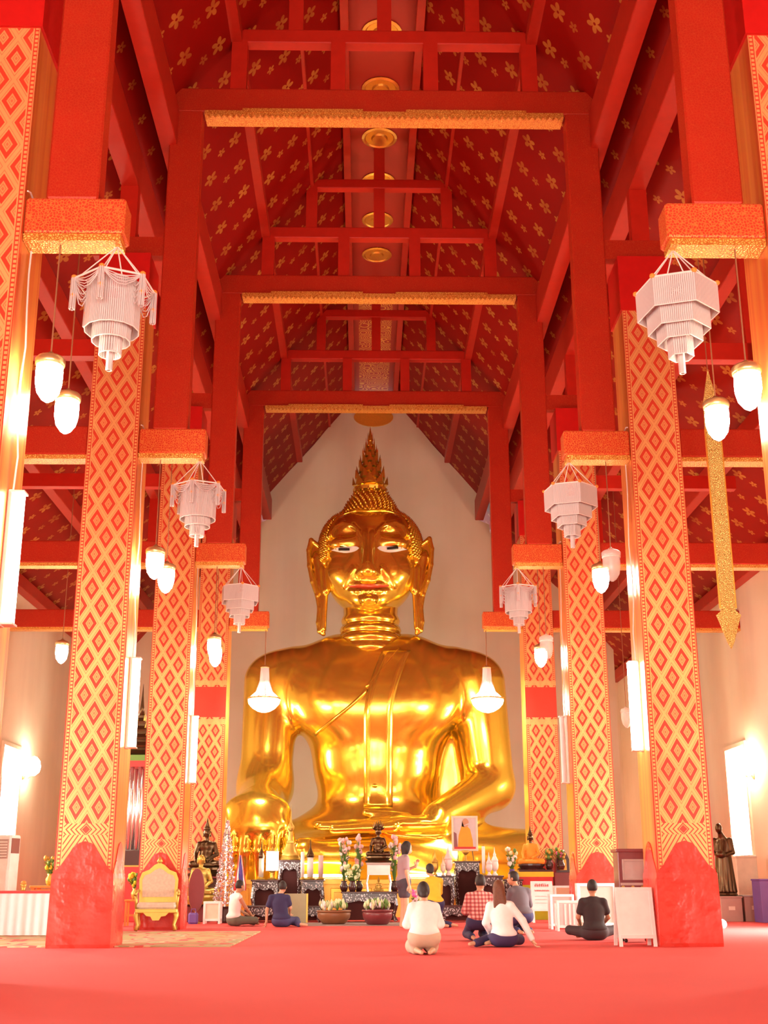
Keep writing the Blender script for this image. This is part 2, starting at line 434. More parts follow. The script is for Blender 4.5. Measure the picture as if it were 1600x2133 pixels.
ceiling = empty('ceiling', label='steep red temple roof stencilled with gold flowers', kind='structure')
def slope(x0, z0, x1, z1, name='roof_slope'):
    L = 54.6; d = Vector((x1-x0, 0, z1-z0)); W = d.length; d.normalize()
    X = Vector((0, 1, 0)); Z = X.cross(d)
    o = MB().box(0, L, 0, W, -.06, .06).build(name, M_ceil, ceiling)
    off = .06 if x1 > x0 else -.06
    p = Vector((x0, -6.0, z0)) - Z*off
    o.matrix_local = Matrix(((X.x, d.x, Z.x, p.x), (X.y, d.y, Z.y, p.y), (X.z, d.z, Z.z, p.z), (0, 0, 0, 1)))
for s in (-1, 1):
    slope(.66*s, 17.9, 4.55*s, 13.18); slope(4.3*s, 13.15, 10.3*s, 8.62)
MB().box(-.76, .76, -6, 48.6, 17.82, 17.92).build('ridge_panel', M_ridge, ceiling)
for (x0, x1, z0, z1) in ((.68, .86, 17.5, 17.82), (1.56, 1.82, 16.72, 17.0), (2.56, 2.82, 15.36, 15.75), (3.62, 3.92, 13.2, 13.95), (4.25, 4.55, 12.4, 13.15), (6.05, 6.3, 11.1, 11.62), (7.75, 8.0, 9.85, 10.3), (9.62, 9.9, 8.55, 8.9)):
    for s in (-1, 1):
        a, b = (x0, x1) if s > 0 else (-x1, -x0)
        MB().box(a, b, -5.6, YB if x1 < 4.2 else YR, z0, z1, .02).build('purlin', M_purlin, ceiling)
med = MB().lathe([(.0, 0), (.40, 0), (.42, .03), (.36, .05), (.33, .03), (.20, .035), (.17, .07), (.05, .08), (.0, .08)], n=24).build('ceiling_medallion', M_gilt, ceiling, smooth=False)
my = 21.2-1.87*4; meds = []
while my < 31.5: meds.append(my); my += 1.87
med.location = (0, meds[0], 17.82); med.rotation_euler = (PI, 0, 0)
for y in meds[1:]: inst(med, ceiling, (0, y, 17.82), (PI, 0, 0))
# small gilt leaf reliefs along the ridge past the second frame
plaque = MB().prism([(.72*math.cos(t), .36*math.sin(t)) for t in [2*PI*i/24 for i in range(24)]], 'y', YB-.06, YB-.005).build('gable_plaque', M_gilt, loc=(0, 0, 17.1), label='gold oval plaque at the peak of the gable wall', cat='plaque')

# ------------------------------------------------------------------ timber roof frames
def make_frame():
    r = empty('roof_frame', label='red timber roof frame with gold-fringed tie beam', kind='structure')
    y0, y1 = .05, .34
    MB().box(-3.78, 3.78, y0, y1, 13.88, 14.36, .02).build('tie_beam', M_beam, r)
    f = MB().box(-3.16, 3.16, y0-.04, y1+.04, 13.80, 13.88)
    for a, b in ((-2.5, -.38), (.38, 2.5)): f.box(a, b, y0-.05, y1+.05, 13.84, 13.92)
    k = -3.12
    while k < 3.12:
        f.prism([(k, 13.80), (k+.05, 13.74), (k+.10, 13.80)], 'y', y0-.04, y0); k += .104
    f.build('gold_fringe', M_fringe, r)
    for a, b in ((-2.8, 2.8),): MB().box(a, b, y0+.03, y1-.03, 15.36, 15.64, .02).build('collar_beam', M_plainred, r)
    MB().box(-1.8, 1.8, y0+.04, y1-.04, 16.7, 16.94, .02).build('collar_beam', M_plainred, r)
    MB().box(-.13, .13, y0+.05, y1-.05, 15.64, 17.82).build('king_post', M_plainred, r)
    for s in (-1, 1):
        q = lambda a, b: (a, b) if s > 0 else (-b, -a)
        a, b = q(3.2, 3.76); MB().box(a, b, y0, y1, 7.91, 13.9, .02).build('post', M_beam, r)
        a, b = q(2.46, 2.74); MB().box(a, b, y0+.03, y1-.03, 14.36, 15.4).build('strut', M_plainred, r)
        a, b = q(.70, .96); MB().box(a, b, y0+.03, y1-.03, 14.36, 15.4).build('queen_post', M_plainred, r)
        a, b = q(1.47, 1.73); MB().box(a, b, y0+.04, y1-.04, 15.64, 16.72).build('strut', M_plainred, r)
        a, b = q(2.90, 3.97); br = MB().box(a, b, y0, y1+.04, 7.50, 7.91, .02).build('bracket', M_bracket, r)
        a, b = q(2.94, 3.97); MB().box(a, b, y0+.03, y1+.03, 7.42, 7.5).build('gold_fringe', M_fringe, br)
        a, b = q(4.79, 9.9); ab = MB().box(a, b, y0, y1+.03, 7.47, 7.95, .02).build('aisle_beam', M_beam, r)
        MB().box(a, b, y0+.03, y1+.02, 7.40, 7.47).build('gold_fringe', M_fringe, ab)
        a, b = q(3.76, 4.95); MB().box(a, b, y0+.05, y1-.05, 11.06, 11.42).build('cap_beam', M_beam, r)
        a, b = q(4.25, 4.55); MB().box(a, b, y0+.04, y1-.04, 11.42, 12.42).build('stub_post', M_plainred, r)
        a, b = q(6.05, 6.3); MB().box(a, b, y0+.04, y1-.04, 9.2, 11.1).build('strut', M_plainred, r)
        a, b = q(4.79, 7.9); MB().box(a, b, y0+.04, y1-.04, 9.2, 9.5).build('collar_beam', M_plainred, r)
    return r
frame0 = make_frame()
FL = ['red timber roof frame with gold fringe, out of sight overhead', 'red timber roof frame nearest the camera with gold-fringed tie beam', 'middle red timber roof frame with gold-fringed tie beam', 'farthest red timber roof frame, framing the statue crown']
for i, y in enumerate(YF):
    o = frame0 if i == 0 else copy_tree(frame0)
    o.location = (0, y, 0); o['label'] = FL[i]

# ------------------------------------------------------------------ pillars
def make_pillar(mat, name='pillar'):
    r = empty(name)
    w0, w1 = PW/2, PW/2*.936
    MB().loft([[(-w, -w, z), (w, -w, z), (w, w, z), (-w, w, z)] for w, z in ((w0, .9), (w1, 10.06))]).build('shaft', mat, r)
    MB().loft([[(-w, -w, z), (w, -w, z), (w, w, z), (-w, w, z)] for w, z in ((w1+.03, 10.06), (w1+.03, 11.06))]).build('capital', M_scarlet, r)
    b = MB(); rings = []
    for z, w in ((0, .455), (.05, .458), (.35, .455), (.7, .452), (.95, .448), (1.02, .443)):
        rings.append([(-w, -w, z), (0, -w, z), (w, -w, z), (w, 0, z), (w, w, z), (0, w, z), (-w, w, z), (-w, 0, z)])
    b.loft(rings).build('base', M_base, r)
    og = [(-.425, 1.0), (.425, 1.0), (.40, 1.06), (.33, 1.13), (.27, 1.20), (.22, 1.29), (.17, 1.38), (.10, 1.44), (0, 1.47), (-.10, 1.44), (-.17, 1.38), (-.22, 1.29), (-.27, 1.20), (-.33, 1.13), (-.40, 1.06)]
    d = .4285
    for ax, sg in (('y', -1), ('x', -1), ('x', 1)):
        a, c = sorted((sg*(d-.012), sg*(d+.012)))
        MB().prism(og, ax, a, c).build('ogee_panel', M_base, r)
    return r
PIL = []
pL = [['red and gold stencilled pillar cut off by the picture edge, beside the nearest hanging lamps', 'red and gold diamond pillar with white-sheened red base, left of the gilded armchair', 'red and gold diamond pillar directly behind the gilded armchair', 'red and gold diamond pillar behind the silver tree'],
      ['red and gold stencilled pillar mostly outside the picture, holding the big hexagonal chandelier', 'red and gold diamond pillar with red base beside the white notice board', 'red and gold diamond pillar behind the seated man in the black shirt', 'red and gold diamond pillar behind the small orange-robed shrine figure']]
p_a = make_pillar(M_pillar); p_c = make_pillar(M_pillar3); used = set()
for si, s in enumerate((-1, 1)):
    for i, y in enumerate(YF):
        src = p_c if i == 3 else p_a
        o = src if id(src) not in used else copy_tree(src); used.add(id(src))
        o.location = (s*PX, y+PW/2, 0); tag(o, pL[si][i], 'pillar', 'stencilled pillars of the nave', 'thing')
        PIL.append(o)

# ------------------------------------------------------------------ windows of the side walls
M_shutter = plain('window_red', (.60, .05, .03), .4); M_frame = plain('window_cream', (.84, .70, .50), .5)
M_sill = plain('sill_white', (.82, .78, .70), .6)
wn = 0
for s in (-1, 1):
    door = DOOR_R if s > 0 else DOOR_L
    for a, b in WIN:
        if a < door[1]+.2 and b > door[0]-.2: continue
        wn += 1
        w = empty('window_%d' % wn, (s*XW, (a+b)/2, 0), label='tall bright window with red shutters in the side wall', kind='structure')
        h = (b-a)/2
        for y0, y1 in ((-h-.12, -h), (h, h+.12)): MB().box(-.05, .05, y0, y1, 1.55, 4.5).build('window_frame', M_frame, w)
        MB().box(-.05, .05, -h, h, 4.4, 4.5).build('window_frame', M_frame, w)
        MB().box(-.18, .18, -h-.15, h+.15, 1.45, 1.55).build('window_sill', M_sill, w)
        for q in (-1,):   # shutter leaf folded back into the reveal
            yy = q*(h-.04); x0, x1 = (.02, .5) if s > 0 else (-.5, -.02)
            MB().box(x0, x1, min(yy, yy-q*.05), max(yy, yy-q*.05), 1.6, 4.35).build('shutter', M_shutter, w)
for k, (s, (a, b)) in enumerate(((-1, DOOR_L), (1, DOOR_R))):
    d = empty('door_%d' % (k+1), (s*XW, (a+b)/2, 0), label='side doorway letting daylight onto the carpet', kind='structure'); h = (b-a)/2
    for y0, y1 in ((-h-.15, -h), (h, h+.15)): MB().box(-.06, .06, y0, y1, 0, 3.3).build('door_frame', M_frame, d)
    MB().box(-.06, .06, -h, h, 3.2, 3.3).build('door_frame', M_frame, d)
# ------------------------------------------------------------------ lamps
M_strand = NM('white_bead_strands').set(color=(.60, .53, .53), rough=.4).m
M_cord = plain('cord_white', (.80, .72, .68), .6); M_wire = plain('dark_wire', (.30, .12, .05), .6)
M_orange = plain('orange_rosette', (.95, .28, .04), .5)
M_brass = plain('lamp_brass', (.80, .62, .30), .3, .8)
M_bulb = glow('lit_lamp_glass', (1, .86, .62), 62)
M_tube = glow('lit_fluorescent', (1, .92, .74), 15)
M_tube_off = plain('unlit_tube', (.80, .70, .72), .3)
M_batten = plain('lamp_batten', (.82, .78, .72), .4)
M_cryst = glow('lit_crystal', (1, .90, .68), 55)
def _glass():
    n = NM('clear_lamp_glass'); n.set(color=(.95, .93, .90), rough=.06, alpha=.35); return n.m
M_glass = _glass()
def hexpts(r, z, n=6, a0=PI/6): return [(r*math.cos(a0+2*PI*i/n), r*math.sin(a0+2*PI*i/n), z) for i in range(n)]
def strand_ring(mb, r, z0, z1, gap=.022, n=6, a0=PI/6, wav=0.0):
    pts = hexpts(r, z1, n, a0)
    for i in range(n):
        a, b = Vector(pts[i]), Vector(pts[(i+1) % n]); k = max(2, int((b-a).length/gap))
        for j in range(k):
            p = a.lerp(b, (j+.5)/k); w = .0085
            t = (b-a).normalized()*w; nrm = Vector((p.x, p.y, 0)).normalized()*w*.7
            zz = z0 + wav*abs(math.sin(PI*j/k*2))
            mb.add([p-t+nrm, p+t+nrm, p+t-nrm, p-t-nrm] + [Vector((q.x*.995, q.y*.995, zz)) for q in (p-t+nrm, p+t+nrm, p+t-nrm, p-t-nrm)],
                   [(0, 1, 5, 4), (1, 2, 6, 5), (2, 3, 7, 6), (3, 0, 4, 7), (4, 5, 6, 7)])
def chandelier(loc, kind, label, rz=0.0):
    r = empty('tiered_chandelier', loc, rz, label, 'chandelier', 'white bead chandeliers under the brackets')
    tiers = {'hex': [(.425, -.78, -.45), (.325, -.95, -.72), (.235, -1.08, -.90), (.13, -1.24, -1.03), (.03, -1.42, -1.18)],
             'tassel': [(.285, -.98, -.46), (.20, -1.10, -.93), (.115, -1.25, -1.06), (.03, -1.42, -1.2)]}[kind]
    for q, (rad, z0, z1) in enumerate(tiers):
        mb = MB(); nn = 6 if kind == 'hex' else 14
        if rad < .05: nn = 6
        strand_ring(mb, rad, z0, z1, .02, nn); o = mb.build('strand_tier', M_strand, r); o['kind'] = 'stuff'
        ring = MB(); pts = hexpts(rad, z1, nn); ring.tube(pts+[pts[0]], .008, 5); ring.build('tier_ring', M_cord, o)
        ring = MB(); pts = hexpts(rad*.995, z0, nn); ring.tube(pts+[pts[0]], .007, 5); ring.build('tier_ring', M_cord, o)
    outer = .425
    top = hexpts(outer, -.45)
    fr = MB(); fr.tube(top+[top[0]], .012, 6)
    for p in top: fr.tube([p, (0, 0, -.46)], .006, 4)
    fr.build('rim_frame', M_cord, r)
    for p in top:
        MB().tube([(0, 0, .02), (p[0]*.9, p[1]*.9, p[2]+.02)], .007, 5).build('hanging_cord', M_cord, r)
        MB().ball((p[0], p[1], p[2]+.01), (.032, .032, .028), 8, 5).build('rosette', M_orange, r)
    MB().lathe([(.015, 0), (.03, .02), (.02, .05), (.012, .07)], n=8).build('ceiling_hook', M_orange, r)
    if kind == 'tassel':
        for i, p in enumerate(top):
            t = MB()
            for a in range(7):
                q = 2*PI*a/7; t.tube([(p[0]+.022*math.cos(q), p[1]+.022*math.sin(q), p[2]), (p[0]+.026*math.cos(q), p[1]+.026*math.sin(q), p[2]-.36)], .009, 4)
            t.build('tassel', M_strand, r)
            MB().ball((p[0], p[1], p[2]-.2), .03, 8, 5).build('rosette', M_orange, r)
            sw = MB(); b = top[(i+1) % 6]
            inner = (p[0]*.68, p[1]*.68, p[2]-.16)
            for dz in (.10, .17, .24, .31):
                sw.tube([(p[0]+(inner[0]-p[0])*t_, p[1]+(inner[1]-p[1])*t_, p[2]-dz*math.sin(PI*t_*.75)) for t_ in (0, .25, .5, .75, 1)], .006, 4)
                sw.tube([(p[0]+(b[0]-p[0])*t_, p[1]+(b[1]-p[1])*t_, p[2]-dz*.5*math.sin(PI*t_)) for t_ in (0, .2, .4, .6, .8, 1)], .006, 4)
            sw.build('bead_swag', M_strand, r)
    return r
ZB = 7.40
for s, y, kind, lab in ((-1, 11.64, 'tassel', 'large white bead chandelier with corner tassels, nearest on the side of the hanging-cable pillar'),
                        (1, 11.64, 'hex', 'largest hexagonal white bead chandelier, nearest beside the gold hanging banner'),
                        (-1, 18.55, 'tassel', 'mid-sized white bead chandelier with looped swags beside the gilded armchair pillar'),
                        (1, 18.55, 'hex', 'mid-sized hexagonal white bead chandelier above the white notice board'),
                        (-1, 25.46, 'hex', 'smallest stepped white bead chandelier, above the silver tree'),
                        (1, 25.46, 'tassel', 'smallest white bead chandelier with ragged tassels, above the orange-robed shrine figure')):
    chandelier((s*2.99, y, ZB), kind, lab, rz=.2 if kind == 'hex' else -.12)

def pendant(loc, lit, label, top):
    r = empty('jar_pendant_lamp', loc, 0, label, 'lamp', 'glass jar pendant lamps')
    MB().lathe([(.145, .10), (.155, .13), (.155, .17), (.13, .20), (.05, .23), (.02, .26)], n=16).build('cap', M_brass if lit else M_glass, r, smooth=True)
    prof = [(.012, -.30), (.06, -.27), (.115, -.19), (.14, -.08), (.142, .02), (.135, .10)]
    if lit: MB().lathe(prof, n=12).build('lit_globe', M_bulb, r, smooth=True)
    else:
        MB().lathe(prof, n=16, cap=False).build('glass_jar', M_glass, r, smooth=True)
        MB().lathe([(.02, -.12), (.04, -.06), (.04, .0), (.02, .05), (.02, .12)], n=8).build('bulb', M_strand, r, smooth=True)
        MB().lathe([(.14, .08), (.15, .10), (.14, .12)], n=16, cap=False).build('rim_band', M_cord, r)
    MB().tube([(0, 0, .25), (0, 0, top-loc[2])], .009, 5).build('cord', M_wire, r)
    return r
for x, y, z, lit, top, lab in (
    (-3.59, 11.60, 5.9, 1, 7.41, 'lit glass jar lamp nearest the camera, higher of the pair by the cut-off pillar'),
    (-3.80, 13.2, 6.16, 1, 13.19, 'lit glass jar lamp, lower of the nearest pair by the cut-off pillar'),
    (3.65, 11.60, 5.85, 1, 7.41, 'lit glass jar lamp above the gold banner, outermost of its pair'),
    (3.80, 13.2, 6.11, 1, 13.19, 'lit glass jar lamp just beside the top of the gold banner'),
    (-3.62, 18.5, 5.73, 1, 7.41, 'lit glass jar lamp under the middle tasselled chandelier, higher of two'),
    (-3.70, 20.1, 5.88, 1, 13.19, 'lit glass jar lamp under the middle tasselled chandelier, lower of two'),
    (3.58, 18.5, 5.71, 0, 7.41, 'unlit clear glass jar lamp above a lit one, near the middle hexagonal chandelier'),
    (3.72, 20.1, 5.9, 1, 13.19, 'lit glass jar lamp below an unlit one, near the middle hexagonal chandelier'),
    (-3.50, 25.4, 5.70, 1, 7.41, 'lit glass jar lamp before the pillar behind the silver tree, higher one'),
    (-3.66, 27.0, 5.8, 1, 13.19, 'lit glass jar lamp in front of the pillar behind the silver tree, lower one'),
    (3.55, 25.4, 5.69, 0, 7.41, 'small unlit glass jar lamp beside a lit one, near the statue shoulder'),
    (3.66, 27.0, 5.8, 1, 13.19, 'small lit glass jar lamp beside an unlit one, near the statue shoulder'),
    (-7.1, 27.0, 5.87, 1, 10.98, 'lit glass jar lamp alone in the side aisle before the cream wall'),
    (6.6, 32.0, 5.05, 0, 11.36, 'unlit glass jar lamp hanging alone in the aisle between two pillars')):
    pendant((x, y, z), lit, lab, top)

def fluorescent(x, y, z0, z1, lit, label, double=False, sgn=1, cable=True):
    """a tube lamp fixed upright on the inner side of a pillar; sgn points towards the nave"""
    r = empty('fluorescent_lamp', (x, y, z0), 0, label, 'lamp', 'upright tube lamps on the pillars'); h = z1-z0
    a, b = sorted((0, sgn*.05)); MB().box(a, b, -.07, .07, -.03, h+.03, .01).build('batten', M_batten, r)
    for dy in ((-.065, .065) if double else (0,)):
        MB().tube([(sgn*.11, dy, 0), (sgn*.11, dy, h)], .052, 10).build('tube', M_tube if lit else M_tube_off, r)
    for zz in (-.02, h): 
        a, b = sorted((sgn*.03, sgn*.17)); MB().box(a, b, -.08, .08, zz, zz+.02).build('end_socket', M_batten, r)
    if cable:
        H = 7.95-z0; pts = [(sgn*.03, .0, h)]
        for k in range(1, 9):
            pts.append((sgn*(.03+.012*math.sin(k*1.7)), -.02*k+.04*math.sin(k*2.1), h+(H-h)*k/8))
        pts.append((sgn*.05, -.42, H)); pts.append((sgn*.04, -.48, H-.02))
        MB().tube(pts, .010, 5).build('cable', M_cord, r)
    return r
IX = PX-PW/2+.01
fluorescent(-IX, 11.87, 3.35, 4.7, 1, 'blazing upright tube lamp on the cut-off pillar at the picture edge', sgn=1)
fluorescent(-IX, 18.78, 2.87, 4.22, 1, 'blazing upright tube lamp on the pillar left of the gilded armchair', sgn=1)
fluorescent(-IX, 25.69, 2.87, 4.22, 1, 'blazing upright tube lamp on the pillar behind the gilded armchair', sgn=1)
fluorescent(IX, 18.78, 2.83, 4.17, 1, 'blazing double tube lamp on the pillar by the white notice board', True, -1)
fluorescent(IX, 25.69, 2.87, 4.22, 0, 'unlit pinkish tube lamp on the pillar behind the black-shirted man', False, -1)

def crystal(x, y, label):
    r = empty('crystal_chandelier', (x, y, 5.2), 0, label, 'chandelier', 'glowing crystal chandeliers')
    MB().tube([(0, 0, 1.2), (0, 0, 2.22)], .012, 5).build('cord', M_wire, r)
    mb = MB()
    for i in range(40):
        a = 2*PI*i/40; mb.tube([(.10*math.cos(a), .10*math.sin(a), 1.18), (.12*math.cos(a), .12*math.sin(a), .85), (.22*math.cos(a), .22*math.sin(a), .55), (.40*math.cos(a), .40*math.sin(a), .38)], .010, 4)
    mb.build('bead_canopy', M_strand, r)['kind'] = 'stuff'
    MB().lathe([(.10, 1.16), (.12, 1.2), (.05, 1.24)], n=12).build('crown_ring', M_brass, r)
    MB().lathe([(.40, .36), (.44, .38), (.44, .34), (.41, .32)], n=20, cap=False).build('rim', M_brass, r)
    MB().lathe([(.04, 0), (.16, .03), (.30, .11), (.40, .22), (.43, .33)], n=16).build('crystal_bowl', M_cryst, r, smooth=True)
    return r
crystal(-2.98, 32.36, 'glowing crystal chandelier before the statue shoulder on the silver tree side')
crystal(2.98, 32.36, 'glowing crystal chandelier before the statue shoulder on the portrait side')

def wall_lamp(s, y, z, label):
    r = empty('wall_lamp', (s*XW, y, z), 0, label, 'lamp', 'globe lamps above the side windows')
    MB().lathe([(.09, -.02), (.09, .02), (.05, .03)], n=14).build('wall_plate', M_brass, r, rot=(0, -s*PI/2, 0), loc=(-s*.02, 0, 0))
    MB().tube([(-s*.03, 0, 0), (-s*.16, 0, -.04), (-s*.26, 0, .02)], .018, 6).build('bracket_arm', M_brass, r)
    MB().lathe([(.06, .02), (.17, .12), (.20, .26), (.17, .42), (.08, .52), (.01, .55)], n=14).build('lit_globe', M_cryst, r, loc=(-s*.28, 0, 0), smooth=True)
wall_lamp(-1, 34.9, 3.75, 'glaring globe lamp on the side wall behind the air conditioner')
wall_lamp(1, 32.2, 3.55, 'glaring globe lamp on the side wall above the bronze monk')

# ------------------------------------------------------------------ gold hanging banner
def _filigree():
    n = NM('gold_filigree'); e = n.voro(42, feature='DISTANCE_TO_EDGE')
    n.set(color=n.mix(n.op('GREATER_THAN', e, .07), (.34, .18, .03), (.80, .56, .16)), rough=.4, metal=.5); n.bump(e, .6, .02); return n.m
M_fili = _filigree()
bn = empty('hanging_banner', (5.0, 17.3, 4.12), 0, 'long narrow gold filigree banner hanging in the aisle with spear-shaped tip', 'banner')
MB().prism([(-.11, .55), (.11, .55), (.12, 3.4), (.11, 3.85), (.05, 4.15), (0, 4.4), (-.05, 4.15), (-.11, 3.85), (-.12, 3.4)], 'y', -.012, .012).build('strip', M_fili, bn)
MB().prism([(-.11, .56), (-.18, .50), (-.13, .36), (-.05, .1), (0, 0), (.05, .1), (.13, .36), (.18, .50), (.11, .56)], 'y', -.015, .015).build('spear_tip', M_fili, bn)
for s in (-1, 1): MB().box(s*.118-.008, s*.118+.008, -.018, .018, .6, 3.4).build('edge_band', M_gilt, bn)
MB().tube([(0, 0, 4.38), (0, 0, 8.46)], .008, 5).build('cord', M_wire, bn)
# ------------------------------------------------------------------ the colossal golden statue
def _goldleaf():
    n = NM('burnished_gold'); a = n.noise(.9, 4); v = n.voro(1.6, out=1)
    n.set(color=n.mix(a, (.92, .60, .06), (.98, .72, .11)), rough=n.fmix(n.noise(2.2, 3), .12, .24), metal=.86)
    n.bump(n.noise(1.4, 3), .06, .05); return n.m
M_gold = _goldleaf()
M_eye = plain('statue_eye_white', (.88, .84, .74), .25); M_black = plain('black_inlay', (.015, .012, .012), .3)
M_lip = plain('statue_lip_red', (.70, .10, .03), .25, .3)
SY = 37.0
st = empty('golden_statue', (0, SY, 0), 0, 'colossal golden seated statue with tall flame finial and one hand over its knee', 'statue')
LEG, ARM = .55, .35
body = [
    ('e', (0, .10, 6.15), (2.75, 1.45, 1.55), 0),
    ('e', (0, .05, 7.05), (2.7, 1.05, .85), .5),
    ('c', (-2.75, .05, 6.78), (2.75, .05, 6.78), .92, .92, .5, (1, 1.0, .95)),
    ('c', (-2.35, .05, 6.98), (2.35, .05, 6.98), .80, .80, .4),
    ('c', (-1.0, .05, 7.35), (1.0, .05, 7.35), .82, .82, .6),
    ('e', (0, .0, 4.5), (1.86, 1.30, 2.3), .7),
    ('e', (0, .15, 2.3), (2.35, 1.7, 1.0), .7),
    # chest muscles
    ('e', (-1.1, -.72, 6.0), (1.3, .62, .95), .7), ('e', (1.1, -.72, 6.0), (1.3, .62, .95), .7),
    # arms
    ('c', (-3.12, .0, 6.72), (-3.22, -.50, 3.55), .86, .74, .35), ('c', (-3.22, -.50, 3.55), (-3.25, -2.15, 2.95), .72, .56, .5),
    ('c', (3.14, .0, 6.72), (3.45, -.1, 3.75), .86, .72, .35), ('c', (3.45, -.15, 3.55), (1.75, -2.25, 2.62), .68, .42, .3),
    # robe panel falling behind the folded arm
    ('e', (2.35, .55, 4.4), (1.05, .28, 2.6), .35),
    # thighs and shins
    ('c', (-1.3, -.1, 1.75), (-4.35, -1.5, 1.45), 1.0, .80, .5), ('c', (1.3, -.1, 1.75), (4.55, -1.5, 1.45), 1.0, .80, .5),
    ('c', (4.5, -1.6, 1.45), (-1.9, -2.55, 1.62), .74, .42, .35), ('c', (-4.3, -1.6, 1.25), (2.2, -2.35, 1.1), .66, .45, .35),
    ('c', (-1.9, -2.55, 1.62), (-2.9, -2.45, 1.62), .40, .28, .25),
    # lap cloth
    ('e', (0, -1.4, 1.75), (3.2, 1.1, .55), .4),
    # hand resting in the lap: palm, fingers, thumb
    ('e', (1.0, -2.45, 2.42), (.95, .50, .24), .25),
    # hand over the knee: back of hand
    ('e', (-3.25, -2.62, 2.75), (.92, .55, .55), .3), ('e', (-3.22, -2.92, 2.35), (.86, .36, .42), .25),
]
for i, (y, z, L) in enumerate(((-2.15, 2.42, 2.15), (-2.40, 2.46, 2.4), (-2.65, 2.42, 2.3), (-2.88, 2.33, 1.95))):
    body.append(('c', (.5, y, z), (.8-L, y-.12, z-.08), .155, .11, .07))
body.append(('c', (.9, -2.2, 2.6), (-.25, -2.35, 2.72), .15, .11, .08))
for i, (x, z1) in enumerate(((-3.92, 1.05), (-3.53, .82), (-3.14, .80), (-2.76, .95))):
    body.append(('c', (x*.99, -2.98, 2.3), (x, -3.14, 1.7), .185, .17, .07)); body.append(('c', (x, -3.14, 1.7), (x+.02, -3.06, z1), .17, .11, .05))
body.append(('c', (-2.55, -2.5, 2.7), (-2.36, -2.85, 2.05), .20, .17, .1)); body.append(('c', (-2.36, -2.85, 2.05), (-2.34, -2.9, 1.45), .17, .12, .05))
f_body = field(body)
sdf_obj('body', f_body, (-5.5, -3.6, .35), (5.7, 2.2, 8.5), .075, M_gold, st)
# neck with three folds, head and face
prof = [(1.0, 7.55), (1.0, 7.8)]
for z, r in ((8.02, .98), (8.32, .91), (8.62, .87)):
    prof += [(r*.93, z-.15), (r+.01, z-.10), (r+.045, z), (r+.01, z+.10)]
prof += [(.84, 8.80), (.86, 9.2), (.80, 9.5)]
MB().lathe(prof, (0, -.02, 0), 48).build('neck', M_gold, st, smooth=True)
def arc(cx, cz, rx, rz, t0, t1, n, y0, bulge):
    return [(cx+rx*math.cos(t0+(t1-t0)*i/n), y0, cz+rz*math.sin(t0+(t1-t0)*i/n)) for i in range(n+1)]
HEAD = [('c', (-.40, 0, 11.02), (.40, 0, 11.02), 1.08, 1.08, 0, (1, 1.36, 1.02)), ('e', (0, -.02, 10.40), (1.42, 1.50, 1.45), .3), ('e', (0, -.26, 9.80), (1.22, 1.20, 1.02), .35), ('e', (0, -.90, 9.14), (.60, .50, .38), .3)]
f_head0 = field(HEAD)
def front_y(fn, x, z, y0=-3.4, y1=.6):
    ys = np.linspace(y0, y1, 161, dtype=np.float32); P = np.stack([np.full(161, x, np.float32), ys, np.full(161, z, np.float32)], 1)
    d = fn(P); i = int(np.argmax(d < 0))
    if not d[i] < 0: return y1
    if i == 0: return float(ys[0])
    return float(ys[i-1]+(ys[i]-ys[i-1])*d[i-1]/(d[i-1]-d[i]))
face = list(HEAD)
# nose
face += [('c', (0, -1.50, 10.95), (0, -1.86, 9.95), .11, .20, .22), ('e', (0, -1.80, 9.78), (.30, .26, .17), .12), ('e', (-.24, -1.62, 9.76), (.15, .18, .13), .08), ('e', (.24, -1.62, 9.76), (.15, .18, .13), .08)]
for s in (-1, 1):
    # brow ridge: a high arch from the nose bridge to the temple
    key = [(.20, 10.86), (.32, 11.12), (.52, 11.36), (.78, 11.46), (1.0, 11.38), (1.16, 11.16), (1.25, 10.88)]
    pts = [(s*x, front_y(f_head0, s*x, z)+.055, z) for x, z in key]
    for a, b in zip(pts, pts[1:]): face.append(('c', a, b, .10, .10, .03))
    face.append(('-', ('e', (s*.74, front_y(f_head0, s*.74, 11.10)-.02, 11.10), (.40, .13, .20), 0), .08))
    face.append(('e', (s*.70, front_y(f_head0, s*.70, 10.78)+.15, 10.80), (.48, .26, .22), .10))     # lid
    face.append(('e', (s*.74, front_y(f_head0, s*.74, 10.0)+.40, 10.0), (.52, .42, .42), .3))         # cheek
    # smile fold
    a = (s*.42, front_y(f_head0, s*.42, 9.95)-.0, 9.95); b = (s*.74, front_y(f_head0, s*.74, 9.5)+.02, 9.5)
    face.append(('c', a, b, .04, .03, .14))
# lips
for i in range(8):
    x0, x1 = -.68+1.36*i/8, -.68+1.36*(i+1)/8
    zf = lambda x: 9.36 + .10*(abs(x)/.62)**2
    face.append(('c', (x0, front_y(f_head0, x0, 9.3)-.02+.10*(abs(x0)/.62)**2, zf(x0)-.10), (x1, front_y(f_head0, x1, 9.3)-.02+.10*(abs(x1)/.62)**2, zf(x1)-.10), .065, .065, .06))
    face.append(('c', (x0, front_y(f_head0, x0, 9.45)-.02+.10*(abs(x0)/.62)**2, zf(x0)+.10), (x1, front_y(f_head0, x1, 9.45)-.02+.10*(abs(x1)/.62)**2, zf(x1)+.10), .045, .045, .06))
face.append(('e', (0, -1.36, 9.03), (.26, .18, .16), .1))
f_face = field(face)
head = sdf_obj('head', f_face, (-1.7, -2.3, 8.6), (1.7, 1.7, 12.45), .042, M_gold, st)
